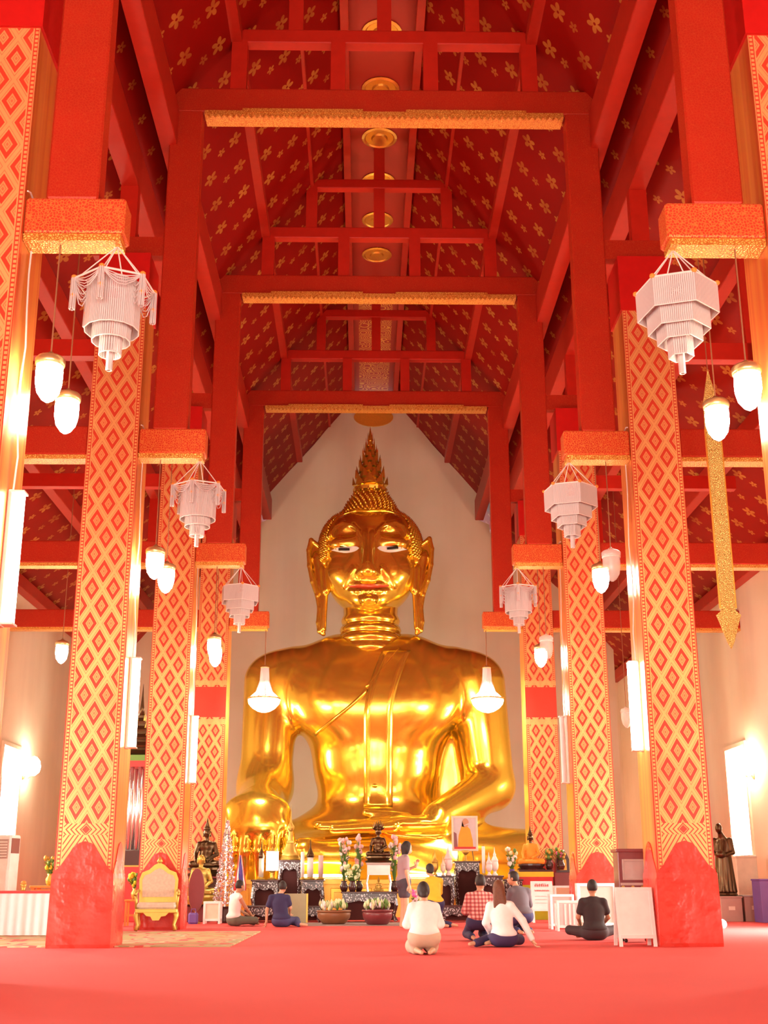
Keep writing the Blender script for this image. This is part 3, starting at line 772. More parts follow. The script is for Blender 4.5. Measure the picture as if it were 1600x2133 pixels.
# eyes: white slits with dark irises, red mouth line
for s in (-1, 1):
    up, dn = [], []
    n = 14
    for i in range(n+1):
        t = i/n; x = s*(.28+.88*t)
        zc = 10.58 + .10*t - .08*math.sin(PI*t*.9)
        hgt = .095*math.sin(PI*min(1, max(0, t**.62*.98+.01)))**.9
        up.append((x, zc+hgt)); dn.append((x, zc-hgt*.9))
    vs_, fs_ = [], []
    for (x, zu), (_, zd) in zip(up, dn):
        for q in range(6): z = zu+(zd-zu)*q/5; vs_.append((x, front_y(f_face, x, z)-.012, z))
    for i in range(n):
        for j in range(5): fs_.append((i*6+j, i*6+j+1, (i+1)*6+j+1, (i+1)*6+j))
    eye = MB().add(vs_, fs_).build('eye_white', M_eye, head, smooth=True)
    xc = s*.74; ir = [(xc-.17, 10.595), (xc+.17, 10.605+s*.02), (xc+.17, 10.545+s*.02), (xc-.17, 10.535)]
    ym = min(front_y(f_face, x, z) for x, z in ir+[(xc, 10.57)]); vs_ = [(x, ym-.05, z) for x, z in ir] + [(x, ym+.06, z) for x, z in ir]
    MB().add(vs_, [(0, 1, 2, 3), (4, 7, 6, 5), (0, 4, 5, 1), (1, 5, 6, 2), (2, 6, 7, 3), (3, 7, 4, 0)]).build('iris', M_black, eye)
vs_, fs_ = [], []; n = 18
for i in range(n+1):
    x = -.64+1.28*i/n; q = 1-(abs(x)/.65)**2; zc = 9.36+.10*(abs(x)/.62)**2
    for z in (zc+.085*q+.005, zc, zc-.05*q-.005): vs_.append((x, front_y(f_face, x, z)-.03, z))
for i in range(n):
    for j in range(2): fs_.append((i*3+j, i*3+j+1, (i+1)*3+j+1, (i+1)*3+j))
MB().add(vs_, fs_).build('mouth', M_lip, head, smooth=True)
# hair cap with rows of pointed curls, hairline band, topknot
def hp(P):
    """positive where there is no hair: the face opening in front, the nape behind"""
    ins = (1-((np.abs(P[:, 0])/1.26)**4+((P[:, 2]-10.15)/(1.90-.05*np.exp(-(P[:, 0]/.2)**2)))**4))*.35
    return np.where(P[:, 1] < .15, np.maximum(ins, 10.42-P[:, 2]), 9.7-P[:, 2])
f_hair = field([('c', (-.42, .03, 10.98), (.42, .03, 10.98), 1.15, 1.15, 0, (1, 1.34, 1.0)), ('e', (0, .05, 10.5), (1.52, 1.56, 1.5), .2), ('e', (0, -.05, 12.2), (.74, .78, .52), .3), ('e', (0, -.05, 12.62), (.52, .52, .36), .15)], cut=hp)
hair = sdf_obj('hair', f_hair, (-1.75, -1.8, 9.2), (1.75, 1.85, 13.35), .05, M_gold, st)
curls = MB(); f_h2 = field([('c', (-.42, .03, 10.98), (.42, .03, 10.98), 1.15, 1.15, 0, (1, 1.34, 1.0)), ('e', (0, .05, 10.5), (1.52, 1.56, 1.5), .2), ('e', (0, -.05, 12.2), (.74, .78, .52), .3), ('e', (0, -.05, 12.62), (.52, .52, .36), .15)])
def ring_pts():
    out = []
    for k in range(60):
        el = -.25 + k*.05
        if el > PI/2: break
        m = max(6, int(66*math.cos(min(el, 1.45))))
        for j in range(m):
            az = 2*PI*(j+.5*(k % 2))/m
            out.append((math.cos(el)*math.cos(az), math.cos(el)*math.sin(az), math.sin(el)))
    return out
dirs = np.array(ring_pts(), np.float32); c0 = np.array((0, 0, 10.9), np.float32)
t_ = np.full(len(dirs), 3.2, np.float32)
for _ in range(60): t_ -= np.clip(f_h2(c0+dirs*t_[:, None]), -.2, .2)*.8
P_ = c0+dirs*t_[:, None]; keep = (hp(P_) < -.02)
e_ = .01; g_ = np.stack([f_h2(P_+np.eye(3, dtype=np.float32)[q]*e_)-f_h2(P_-np.eye(3, dtype=np.float32)[q]*e_) for q in range(3)], 1); g_ /= np.linalg.norm(g_, axis=1)[:, None]
for p, g in zip(P_[keep], g_[keep]):
    if p[1] > .9: continue
    d = Vector(g)*.7 + Vector((0, 0, .45)); d.normalize(); p = Vector(p)
    curls.tube([p-d*.03, p+d*.05, p+d*.135], [.050, .042, .008], 5)
o = curls.build('curls', M_gold, hair, smooth=True); o['kind'] = 'stuff'
band = []
for i in range(41):
    t = PI*(.06+.88*i/40); c_, s_ = math.cos(t), math.sin(t)
    x = 1.25*math.copysign(abs(c_)**.5, c_); z = 10.15+(1.89-.05*math.exp(-(x/.2)**2))*abs(s_)**.5
    if z > 10.5: band.append((x, front_y(f_face, x, z, -3.4, 1.0)-.02, z))
MB().tube(band, .055, 6).build('hairline_band', M_gold, head, smooth=True)
# flame finial
fin = MB(); prof = [(.52, 0), (.56, .10), (.48, .18)]
for i in range(9):
    z = .18+i*.19; r = .50*(1-(i/9.6)) ; prof += [(r*.92, z), (r*.80, z+.10)]
prof += [(.05, 1.95), (.005, 2.25)]
fin.lathe(prof, n=12)
fo = fin.build('flame_finial', M_gold, st, loc=(-.02, -.06, 12.82))
for i in range(9):
    z = .20+i*.19; r = .50*(1-(i/9.6)); m = 8; lf = MB()
    for j in range(m):
        a = 2*PI*(j+.5*(i % 2))/m; ca, sa = math.cos(a), math.sin(a); w = r*.42
        lf.add([(r*.9*ca-w*sa, r*.9*sa+w*ca, z), (r*.9*ca+w*sa, r*.9*sa-w*ca, z), (r*1.16*ca, r*1.16*sa, z+.05), (r*1.12*ca, r*1.12*sa, z+.34)],
               [(0, 1, 2), (0, 2, 3), (2, 1, 3), (0, 3, 1)])
    lf.build('flame_tier', M_gold, fo)
# ears
for s in (-1, 1):
    outline = [(1.34, 10.75), (1.52, 10.92), (1.86, 11.18), (1.93, 10.85), (1.90, 10.35), (1.80, 9.85), (1.64, 9.40), (1.57, 9.0), (1.60, 8.55), (1.56, 8.28), (1.44, 8.20), (1.36, 8.34), (1.38, 8.8), (1.36, 9.3), (1.28, 9.8), (1.27, 10.3)]
    ep = [('c', (s*a[0], -.25-.16*(a[0]-1.3), a[1]), (s*b[0], -.25-.16*(b[0]-1.3), b[1]), .075, .075, .03) for a, b in zip(outline[1:10], outline[2:11])]
    ep += [('e', (s*1.62, -.16, 10.35), (.27, .09, .72), .05), ('c', (s*1.45, -.22, 10.55), (s*1.70, -.22, 10.75), .16, .10, .1), ('c', (s*1.45, -.2, 10.6), (s*1.55, -.2, 9.5), .17, .12, .1), ('c', (s*1.70, -.2, 10.6), (s*1.55, -.2, 9.5), .14, .10, .1),
           ('c', (s*1.40, -.36, 10.2), (s*1.36, -.36, 9.55), .14, .14, .06), ('c', (s*1.40, -.33, 9.5), (s*1.45, -.30, 8.35), .10, .10, .05), ('c', (s*1.50, -.28, 9.3), (s*1.50, -.28, 8.32), .09, .085, .05)]
    er = MB().prism([(s*a, b) for a, b in outline], 'y', -.26, -.10).build('ear', M_gold, st)
    sdf_obj('ear_rim', field(ep), (min(s*1.0, s*2.2), -.8, 8.0), (max(s*1.0, s*2.2), .3, 11.5), .035, M_gold, er)
for o in list(st.children):
    if o.name.split('.')[0] in ('neck', 'head', 'hair', 'flame_finial', 'ear'):
        o.location.x -= .12; o.rotation_euler.z = -.055
# sash over the chest and robe hem
f_b = f_body
def strip(pts, w, name, th=.05):
    vs_, fs_ = [], []
    for i, (x, z) in enumerate(pts):
        y = [front_y(f_b, x+q*w, z, -3.4, 1.2) for q in (-1, -.5, 0, .5, 1)]
        for q, yy in zip((-1, -.5, 0, .5, 1), y): vs_.append((x+q*w, yy-th, z))
        vs_.append((x+w, y[-1]+.02, z)); vs_.append((x-w, y[0]+.02, z))
    m = 7
    for i in range(len(pts)-1):
        for j in range(m):
            k = (j+1) % m; fs_.append((i*m+j, i*m+k, (i+1)*m+k, (i+1)*m+j))
    fs_ += [tuple(range(m)), tuple((len(pts)-1)*m+j for j in range(m))]
    return MB().add(vs_, fs_).build(name, M_gold, st, smooth=True)
strip([(.10+.62*max(0, (z-5.6)/2.1)**1.5, z) for z in np.linspace(7.55, 2.95, 40)], .42, 'chest_sash', .045)
hem = []
for i in range(30):
    t = i/29; x = -.25-1.5*t; z = 6.3-1.25*t**.8
    hem.append((x, front_y(f_b, x, z, -3.4, 1.2)+.0, z))
MB().tube(hem, .06, 6).build('robe_hem', M_gold, st, smooth=True)
hem = []
for i in range(16):
    t = i/15; x = .75-1.0*t; z = 7.6-1.25*t; hem.append((x, front_y(f_b, x, z, -3.4, 1.2), z))
MB().tube(hem, .05, 6).build('robe_hem', M_gold, st, smooth=True)
MB().lathe([(.001, -.10), (.09, -.05), (.11, 0), (.09, .05), (.001, .1)], n=10).build('navel', M_gold, st, loc=(.0, front_y(f_b, 0, 3.55)+.02, 3.55), smooth=True)
# lotus throne
M_throne = plain('throne_gold', (.86, .52, .10), .35, .6)
th = MB().prism([(-5.15, -3.35), (5.15, -3.35), (5.3, -2.6), (5.3, 2.2), (-5.3, 2.2), (-5.3, -2.6)], 'z', 0, .84).build('throne_base', M_throne, st)
MB().prism([(-5.25, -3.5), (5.25, -3.5), (5.4, -2.6), (5.4, 2.3), (-5.4, 2.3), (-5.4, -2.6)], 'z', .84, .95).build('throne_rim', M_throne, st)
for i in range(16):
    x = -4.85+i*.647
    MB().box(x-.22, x+.22, -3.40, -3.34, .14, .74, .015).build('throne_panel', M_gilt, th)
    MB().box(x-.13, x+.13, -3.42, -3.39, .24, .64, .01).build('throne_inset', M_throne, th)
# ------------------------------------------------------------------ people
SKIN = plain('skin_tan', (.50, .25, .14), .5, var=.06); SKIN2 = plain('skin_light', (.62, .36, .22), .5, var=.06)
HAIR = plain('black_hair', (.022, .014, .012), .62, var=.4, scale=60); HAIRB = plain('brown_hair', (.14, .045, .016), .6, var=.5, scale=60)
CL = {k: plain('cloth_'+k, c, .8, var=.08, scale=14) for k, c in dict(white=(.86, .82, .80), cream=(.85, .80, .76), beige=(.52, .42, .30), navy=(.035, .03, .10), denim=(.06, .06, .16), indigo=(.04, .025, .09), black=(.035, .02, .022), darkbrown=(.05, .03, .035), mauve=(.36, .25, .27), yellow=(.82, .50, .03), grey=(.12, .10, .12), charcoal=(.07, .06, .08), olive=(.14, .15, .11)).items()}
def _plaid():
    n = NM('cloth_plaid'); x, y, z = n.xyz()
    w = n.op('GREATER_THAN', n.op('FRACT', n.op('MULTIPLY', z, 17.0)), .55); v = n.op('GREATER_THAN', n.op('FRACT', n.op('MULTIPLY', x, 17.0)), .55)
    n.set(color=n.ramp(n.op('DIVIDE', n.op('ADD', w, v), 2.0), [(0, (.72, .48, .44)), (.4, (.52, .16, .15)), (.9, (.34, .06, .07))], True), rough=.8); return n.m
CL['plaid'] = _plaid()
def hand_template(curl):
    """wrist at the origin, fingers along +y, palm facing -z, thumb on the +x side; five unequal bent fingers"""
    pr = [('e', (0, .045, 0), (.038, .052, .016), 0), ('c', (0, -.02, 0), (0, .03, 0), .024, .024, .02)]
    for x, L, y0 in ((.027, .068, .085), (.009, .078, .092), (-.010, .072, .089), (-.027, .055, .080)):
        a = (x, y0, 0); t = curl
        b = (x*1.12, y0+L*.5*math.cos(t), -L*.5*math.sin(t)); c = (x*1.15, b[1]+L*.5*math.cos(2.1*t), b[2]-L*.5*math.sin(2.1*t))
        pr += [('c', a, b, .0095, .009, .006), ('c', b, c, .009, .0075, .003)]
    pr += [('c', (.028, .02, -.004), (.058, .055, -.012), .013, .011, .008), ('c', (.058, .055, -.012), (.066, .085, -.018-.02*curl), .0105, .009, .003)]
    return sdf_mesh(field(pr), (-.08, -.06, -.12), (.10, .2, .05), .0065, 2)
HANDS = {c: hand_template(c) for c in (.12, .55)}
def place_hand(p, d, n, mirror, curl=.12):
    d = Vector(d).normalized(); n = Vector(n); n = (n-d*n.dot(d)).normalized(); x = d.cross(n)*-1
    if mirror: x = -x
    pos, fc = HANDS[curl]; p = Vector(p)
    out = [tuple(p + x*float(q[0])*-1 + d*float(q[1]) - n*float(q[2])) for q in pos]
    return out, fc.tolist()
V3 = lambda a: Vector(a)
def person(label, loc, rz, J, shirt, pants, skin=None, hair=None, sleeve='short', legs='long', hairdo='short', hands=(), head_dir=(0, 1, -.1), torso=1.0, shirt_low=.0, group='worshippers'):
    skin = skin or SKIN; hair = hair or HAIR
    r = empty('person', loc, rz, label, 'person', group)
    J = {k: V3(v) for k, v in J.items()}
    for k in ('sl', 'sr'): J[k].z -= .022; J[k] = J[k].lerp((J['sl']+J['sr'])/2, .06)
    fw = V3(head_dir).normalized(); up = V3((0, 0, 1)); h = J['head']; sd = fw.cross(up).normalized(); hz = math.atan2(-fw.x, fw.y)
    pel, che = J['pelvis'], J['chest']; mid = (pel+che)/2
    yaw_t = math.atan2((J['sr']-J['sl']).y, (J['sr']-J['sl']).x)
    tors = [('e', tuple(che), (.150*torso, .105, .165), .05, 0, yaw_t), ('e', tuple(mid), (.132*torso, .10, .15), .06, 0, yaw_t), ('e', tuple(pel), (.160*torso, .125, .11), .06, 0, yaw_t),
            ('c', tuple(J['sl']), tuple(J['neck']-up*.035), .048, .060, .04), ('c', tuple(J['sr']), tuple(J['neck']-up*.035), .048, .060, .04)]
    neck = [('c', tuple(J['neck']), tuple(h-up*.05-fw*.01), .050, .046, .03)]
    hd = [('e', tuple(h), (.072, .092, .108), .02, 0, hz), ('e', tuple(h+fw*.025-up*.055), (.056, .066, .062), .03, 0, hz),
          ('e', tuple(h+fw*.096-up*.022), (.013, .020, .022), .012, 0, hz), ('e', tuple(h+fw*.088-up*.060), (.024, .012, .012), .012, 0, hz)]
    for s in (-1, 1): hd.append(('e', tuple(h+sd*(s*.074)-up*.012), (.012, .022, .032), .006, 0, hz))
    arms = []; la = {}
    for s in 'lr':
        S, E, W = J['s'+s], J['e'+s], J['w'+s]
        arms += [('c', tuple(S), tuple(E), .046, .037, .03), ('c', tuple(E), tuple(W), .037, .024, .015)]
    lg = []
    for s in 'lr':
        H, K, A, T = J['h'+s], J['k'+s], J['a'+s], J['t'+s]
        lg += [('c', tuple(H), tuple(K), .082, .054, .04), ('c', tuple(K), tuple(A), .053, .034, .02), ('c', tuple(A), tuple(T), .034, .026, .02)]
    allp = tors+neck+hd+arms+lg
    pts = list(J.values()); pad = .24
    lo = [min(p[i] for p in pts)-pad for i in range(3)]; hi = [max(p[i] for p in pts)+pad for i in range(3)]
    ex = [place_hand(J['w'+k], d, n, k == 'l', c) for k, d, n, c in hands]
    floor_cut = lambda P: .002-P[:, 2]
    body = sdf_obj('body', field(allp, cut=floor_cut), lo, hi, .014, skin, r, 2, ex)
    # clothing, each piece a layer over the body
    sl = []
    for s in 'lr':
        S, E, W = J['s'+s], J['e'+s], J['w'+s]
        if sleeve == 'short': sl.append(('c', tuple(S), tuple(S.lerp(E, .62)), .052, .050, .03))
        elif sleeve == 'long': sl += [('c', tuple(S), tuple(E), .050, .043, .03), ('c', tuple(E), tuple(E.lerp(W, .93)), .043, .032, .015)]
        elif sleeve == 'elbow': sl += [('c', tuple(S), tuple(E), .054, .050, .03), ('c', tuple(E), tuple(E.lerp(W, .35)), .048, .044, .02)]
    tp = tors[:2]+tors[3:]+[('e', tuple(pel+up*.045), (.168*torso, .132, .075), .05, 0, yaw_t)]+sl
    nk = J['neck']
    sc = lambda P: np.maximum(.004-P[:, 2], P[:, 2]-(nk.z+.03-.5*np.maximum(0, P[:, 1]-nk.y)))
    sdf_obj('shirt', field(tp, .012, sc), lo, hi, .013, CL[shirt], r)
    pp = [tors[2], ('c', tuple(J['hl']), tuple(J['hr']), .10, .10, .05)]
    for s in 'lr':
        H, K, A = J['h'+s], J['k'+s], J['a'+s]
        if legs == 'long': pp += [('c', tuple(H), tuple(K), .086, .060, .04), ('c', tuple(K), tuple(A), .060, .046, .02)]
        elif legs == 'short': pp += [('c', tuple(H), tuple(H.lerp(K, .55)), .092, .080, .04)]
        elif legs == 'skirt': pp += [('c', tuple(H), tuple(K), .098, .080, .08), ('c', tuple(K), tuple(K.lerp(A, .75)), .075, .06, .06)]
    wz = pel.z+.10
    sdf_obj({'short': 'shorts', 'skirt': 'skirt', 'long': 'trousers'}[legs], field(pp, .010, lambda P: np.maximum(.003-P[:, 2], P[:, 2]-wz)), lo, hi, .013, CL[pants], r)
    hp_ = [('e', tuple(h-fw*.012+up*.012), (.084, .100, .112), 0, 0, hz)]
    hn = np.array(h); fn_ = np.array(fw)
    low = {'short': -.055, 'bun': -.08, 'long': -9, 'pony': -9}[hairdo]
    if hairdo == 'long':
        b = h-fw*.05; hp_ += [('c', tuple(b-up*.02+sd*q*.03), tuple(b-up*(.40-.10*abs(q-.2))-fw*.05+sd*(q*.075+.02)), .055, .020, .018) for q in (-1.1, -.7, -.35, 0, .35, .7, 1.1)]
    if hairdo == 'bun': hp_ += [('e', tuple(h-fw*.085-up*.055), (.045, .04, .045), .02)]
    if hairdo == 'pony':
        b = h-fw*.07; hp_ += [('c', tuple(b-up*.02), tuple(b-up*.40+fw*.015), .065, .036, .03), ('c', tuple(h+sd*.06-up*.01), tuple(h+sd*.10+fw*.03-up*.20), .048, .042, .03), ('c', tuple(h+sd*.10+fw*.03-up*.20), tuple(h+sd*.13+fw*.06-up*.38), .04, .018, .02)]
    def hc(P):
        f = (P-hn)@fn_; z = P[:, 2]-hn[2]
        a = np.minimum(f-.035, .062-z)
        if low > -5: a = np.maximum(a, np.where(f > -.2, low-z, -1))
        return a
    sdf_obj('hair', field(hp_, 0, hc), [h.x-.3, h.y-.35, h.z-.55], [h.x+.3, h.y+.35, h.z+.17], .012, hair, r)
    for s in (-1, 1): MB().ball(tuple(h+fw*.086+sd*(s*.030)+up*.004), (.011, .008, .007), 8, 5).build('eye', M_black, body)
    MB().ball(tuple(h+fw*.094-up*.060), (.020, .008, .006), 8, 4).build('lips', M_lip, body)
    return r

# kneeling woman in white, hands folded before her
person('woman kneeling nearest the camera in a white blouse and beige skirt, hair in a bun', (.46, 16.55, 0), .03,
       dict(pelvis=(0, 0, .23), chest=(0, .04, .48), neck=(0, .06, .63), head=(0, .09, .78), sl=(-.155, .05, .595), sr=(.155, .05, .595), el=(-.215, .10, .37), er=(.215, .10, .37), wl=(-.03, .28, .47), wr=(.03, .28, .47),
            hl=(-.085, .02, .21), hr=(.085, .02, .21), kl=(-.12, .42, .09), kr=(.12, .42, .09), al=(-.10, -.04, .055), ar=(.10, -.04, .055), tl=(-.05, -.19, .035), tr=(.05, -.19, .035)),
       'cream', 'beige', SKIN2, sleeve='elbow', legs='skirt', hairdo='bun', hands=[('l', (.1, .3, .9), (1, 0, 0), .12), ('r', (-.1, .3, .9), (-1, 0, 0), .12)], torso=1.12)
# woman in white long sleeves leaning on one hand
person('woman with long brown hair in a white long-sleeved top, leaning on one hand', (1.69, 18.35, 0), .0,
       dict(pelvis=(0, 0, .14), chest=(-.03, .03, .44), neck=(-.04, .04, .62), head=(-.05, .07, .80), sl=(-.19, .05, .575), sr=(.11, .0, .585), el=(-.25, .06, .33), er=(.27, -.02, .36), wl=(-.16, .24, .18), wr=(.40, -.04, .10),
            hl=(-.09, .0, .12), hr=(.09, .02, .12), kl=(-.18, .34, .10), kr=(.26, .30, .09), al=(-.40, .0, .06), ar=(-.14, .10, .08), tl=(-.50, -.08, .045), tr=(-.26, .02, .05)),
       'white', 'indigo', SKIN2, HAIRB, 'long', 'long', 'long', hands=[('l', (0, .5, -.5), (0, -.3, 1), .55), ('r', (.35, -.2, -.75), (.6, 0, .8), .55)], head_dir=(.1, 1, -.15), torso=1.05)
person('man in a pink plaid shirt and dark trousers, sitting beside the brown-haired woman', (1.50, 20.2, 0), .1,
       dict(pelvis=(0, 0, .30), chest=(.02, .02, .56), neck=(.03, .03, .73), head=(.05, .05, .89), sl=(-.15, .02, .69), sr=(.19, .03, .69), el=(-.20, .08, .45), er=(.23, .12, .45), wl=(-.10, .30, .40), wr=(.10, .32, .42),
            hl=(-.09, 0, .28), hr=(.09, 0, .28), kl=(-.12, .40, .10), kr=(.14, .40, .10), al=(-.12, -.03, .07), ar=(.12, -.03, .07), tl=(-.10, -.18, .04), tr=(.10, -.18, .04)),
       'plaid', 'navy', SKIN, sleeve='elbow', hands=[('l', (.4, .6, .2), (0, 0, 1), .55), ('r', (-.4, .6, .2), (0, 0, 1), .55)])
person('man in a dark grey shirt turning his head sideways, near the thai notice board', (2.50, 22.6, 0), .35,
       dict(pelvis=(0, 0, .34), chest=(-.03, .05, .63), neck=(-.07, .07, .80), head=(-.11, .11, .96), sl=(-.20, .06, .75), sr=(.14, .04, .75), el=(-.22, .16, .50), er=(.20, .10, .50), wl=(-.12, .34, .42), wr=(.12, .32, .40),
            hl=(-.09, 0, .30), hr=(.09, 0, .30), kl=(-.12, .40, .10), kr=(.14, .40, .10), al=(-.12, -.02, .07), ar=(.12, -.02, .07), tl=(-.10, -.17, .04), tr=(.10, -.17, .04)),
       'grey', 'navy', SKIN, sleeve='long', hands=[('l', (.3, .6, .3), (0, 0, 1), .55), ('r', (-.3, .6, .3), (0, 0, 1), .55)], head_dir=(-.75, .6, -.1), torso=1.08)
person('man in a black t-shirt sitting cross-legged beside the white notice board', (3.36, 20.35, 0), .0,
       dict(pelvis=(0, 0, .14), chest=(0, .03, .45), neck=(.01, .05, .64), head=(.01, .08, .81), sl=(-.175, .03, .60), sr=(.175, .03, .60), el=(-.24, .06, .35), er=(.24, .06, .35), wl=(-.17, .27, .22), wr=(.17, .27, .22),
            hl=(-.10, .02, .12), hr=(.10, .02, .12), kl=(-.36, .24, .15), kr=(.36, .24, .15), al=(.08, .34, .07), ar=(-.08, .40, .07), tl=(.22, .32, .05), tr=(-.22, .36, .05)),
       'black', 'darkbrown', SKIN, sleeve='short', hands=[('l', (.3, .7, -.1), (0, 0, 1), .55), ('r', (-.3, .7, -.1), (0, 0, 1), .55)], torso=1.15)
person('man in a white sleeveless shirt sitting on the carpet beside the small white cabinet', (-3.08, 27.2, 0), -.95,
       dict(pelvis=(0, 0, .15), chest=(0, .03, .46), neck=(.0, .07, .65), head=(.01, .13, .82), sl=(-.17, .04, .61), sr=(.17, .04, .61), el=(-.22, .14, .38), er=(.22, .16, .38), wl=(-.08, .40, .22), wr=(.10, .42, .17),
            hl=(-.10, .02, .12), hr=(.10, .02, .12), kl=(-.30, .32, .13), kr=(.32, .34, .12), al=(.10, .44, .07), ar=(-.04, .50, .07), tl=(.26, .46, .05), tr=(-.18, .52, .05)),
       'white', 'olive', SKIN, sleeve='none', hands=[('l', (.2, .8, -.3), (0, 0, 1), .55), ('r', (0, .8, -.35), (0, 0, 1), .55)], torso=1.1)
person('person in a navy t-shirt and jeans leaning on one arm before the grey-green board', (-2.08, 26.6, 0), -.1,
       dict(pelvis=(.06, 0, .14), chest=(0, .03, .45), neck=(.01, .06, .64), head=(.05, .11, .80), sl=(-.18, .02, .60), sr=(.17, .05, .60), el=(-.25, -.02, .34), er=(.22, .10, .38), wl=(-.25, -.04, .12), wr=(.17, .30, .22),
            hl=(-.04, .02, .12), hr=(.15, .02, .12), kl=(.10, .38, .12), kr=(.34, .20, .13), al=(.40, .14, .06), ar=(.42, -.02, .06), tl=(.56, .04, .045), tr=(.60, -.10, .045)),
       'navy', 'denim', SKIN2, sleeve='short', hands=[('l', (-.1, -.15, -.9), (-.9, 0, .2), .55), ('r', (0, .8, -.1), (0, 0, 1), .55)], torso=1.1)
person('young woman standing in a mauve top and dark shorts with long black ponytail', (.47, 25.05, 0), -1.25,
       dict(pelvis=(0, 0, .90), chest=(0, .0, 1.20), neck=(0, .03, 1.39), head=(0, .08, 1.55), sl=(-.165, 0, 1.34), sr=(.165, 0, 1.34), el=(-.21, .12, 1.10), er=(.24, -.02, 1.06), wl=(-.08, .30, 1.20), wr=(.24, .03, .82),
            hl=(-.09, 0, .88), hr=(.09, 0, .88), kl=(-.09, .03, .48), kr=(.09, .02, .48), al=(-.09, -.02, .07), ar=(.09, -.02, .07), tl=(-.10, .13, .035), tr=(.11, .13, .035)),
       'mauve', 'charcoal', SKIN2, sleeve='short', legs='short', hairdo='pony', hands=[('l', (.2, .2, .9), (1, 0, 0), .55), ('r', (-.05, .15, -.95), (.9, 0, 0), .55)], head_dir=(0, 1, -.45), torso=1.0)
person('person in a yellow shirt kneeling upright behind the woman in white', (1.17, 26.3, 0), .5,
       dict(pelvis=(0, 0, .48), chest=(-.02, .05, .80), neck=(-.03, .08, .98), head=(-.05, .14, 1.14), sl=(-.16, .05, .93), sr=(.15, .04, .93), el=(-.20, .16, .68), er=(.20, .16, .68), wl=(-.05, .34, .78), wr=(.05, .34, .78),
            hl=(-.09, 0, .46), hr=(.09, 0, .46), kl=(-.10, .08, .09), kr=(.10, .08, .09), al=(-.06, -.32, .06), ar=(.14, -.32, .06), tl=(.0, -.46, .04), tr=(.22, -.46, .04)),
       'yellow', 'navy', SKIN2, sleeve='elbow', legs='long', hairdo='bun', hands=[('l', (.1, .3, .9), (1, 0, 0), .12), ('r', (-.1, .3, .9), (-1, 0, 0), .12)])
# ------------------------------------------------------------------ furniture and offerings
def _ray(x, y):
    a, b = x-800, y-1066.5
    return (a*_cy+(F_PX*_cp+b*_sp)*_sy, -a*_sy+(F_PX*_cp+b*_sp)*_cy, F_PX*_sp-b*_cp)
def at(x, y, Y):
    """where the sight line of a measured point of the photo meets the upright plane at distance Y: gives (X, Z)"""
    r = _ray(x, y); t = Y/r[1]; return CAM_X+r[0]*t, CAM_H+r[2]*t
def _pearl():
    n = NM('pearl_inlaid_lacquer'); x = n.node('ShaderNodeMapping'); x.inputs['Scale'].default_value = (1, 1, .55); n.t.links.new(n.coord(), x.inputs[0])
    v = n.voro(34, x.outputs[0]); g = n.op('LESS_THAN', v, .36)
    n.set(color=n.mix(g, (.05, .018, .018), (.56, .50, .51)), rough=n.fmix(g, .25, .15)); return n.m
M_pearl = _pearl(); M_lacq = plain('dark_lacquer', (.06, .018, .016), .25)
M_core = plain('dark_redwood', (.060, .012, .010), .7, spec=.2); M_white = plain('white_paint', (.88, .86, .84), .45); M_wood = plain('brown_wood', (.30, .12, .05), .45, scale=12); M_orw = plain('orange_wood', (.70, .30, .06), .45, scale=12)
M_bronze = plain('dark_bronze', (.10, .055, .025), .28, .8); M_oldgold = plain('old_gold', (.58, .38, .08), .4, .6, scale=18)
M_cream = plain('cream_panel', (.74, .62, .48), .5); M_grey = plain('grey_panel', (.45, .36, .33), .6); M_sage = plain('sage_board', (.36, .36, .22), .6)
M_green = plain('leaf_green', (.12, .24, .04), .5); M_bud = plain('pale_lotus_bud', (.70, .76, .42), .5); M_pink = plain('pink_petals', (.88, .50, .50), .55); M_magenta = plain('magenta_petals', (.85, .12, .40), .55)
M_silver = NM('silver_leaf').set(color=(.88, .80, .82), rough=.22, metal=.9).m
M_maroon = plain('maroon_cabinet', (.20, .035, .04), .35); M_screen = plain('grey_screen', (.46, .38, .36), .2); M_yellow = plain('yellow_cloth', (.80, .58, .04), .8); M_lime = plain('lime_cloth', (.55, .62, .03), .8)
M_redcloth = plain('red_cloth', (.60, .05, .05), .8); M_orange2 = plain('saffron_robe', (.88, .34, .03), .7); M_purple = plain('purple_plastic', (.16, .09, .36), .4); M_blue = plain('flag_blue', (.09, .07, .38), .7)
M_wax = plain('white_wax', (.88, .82, .80), .4); M_pinkwax = plain('pink_glass', (.82, .62, .62), .35); M_lantern = glow('lantern_light', (1, .95, .88), 9); M_warm = glow('warm_strip_light', (1, .80, .36), 60)
M_skirt = plain('white_pleats', (.80, .72, .72), .8, var=.05); M_brocade = plain('cream_brocade', (.66, .50, .38), .7, var=.25, scale=22)

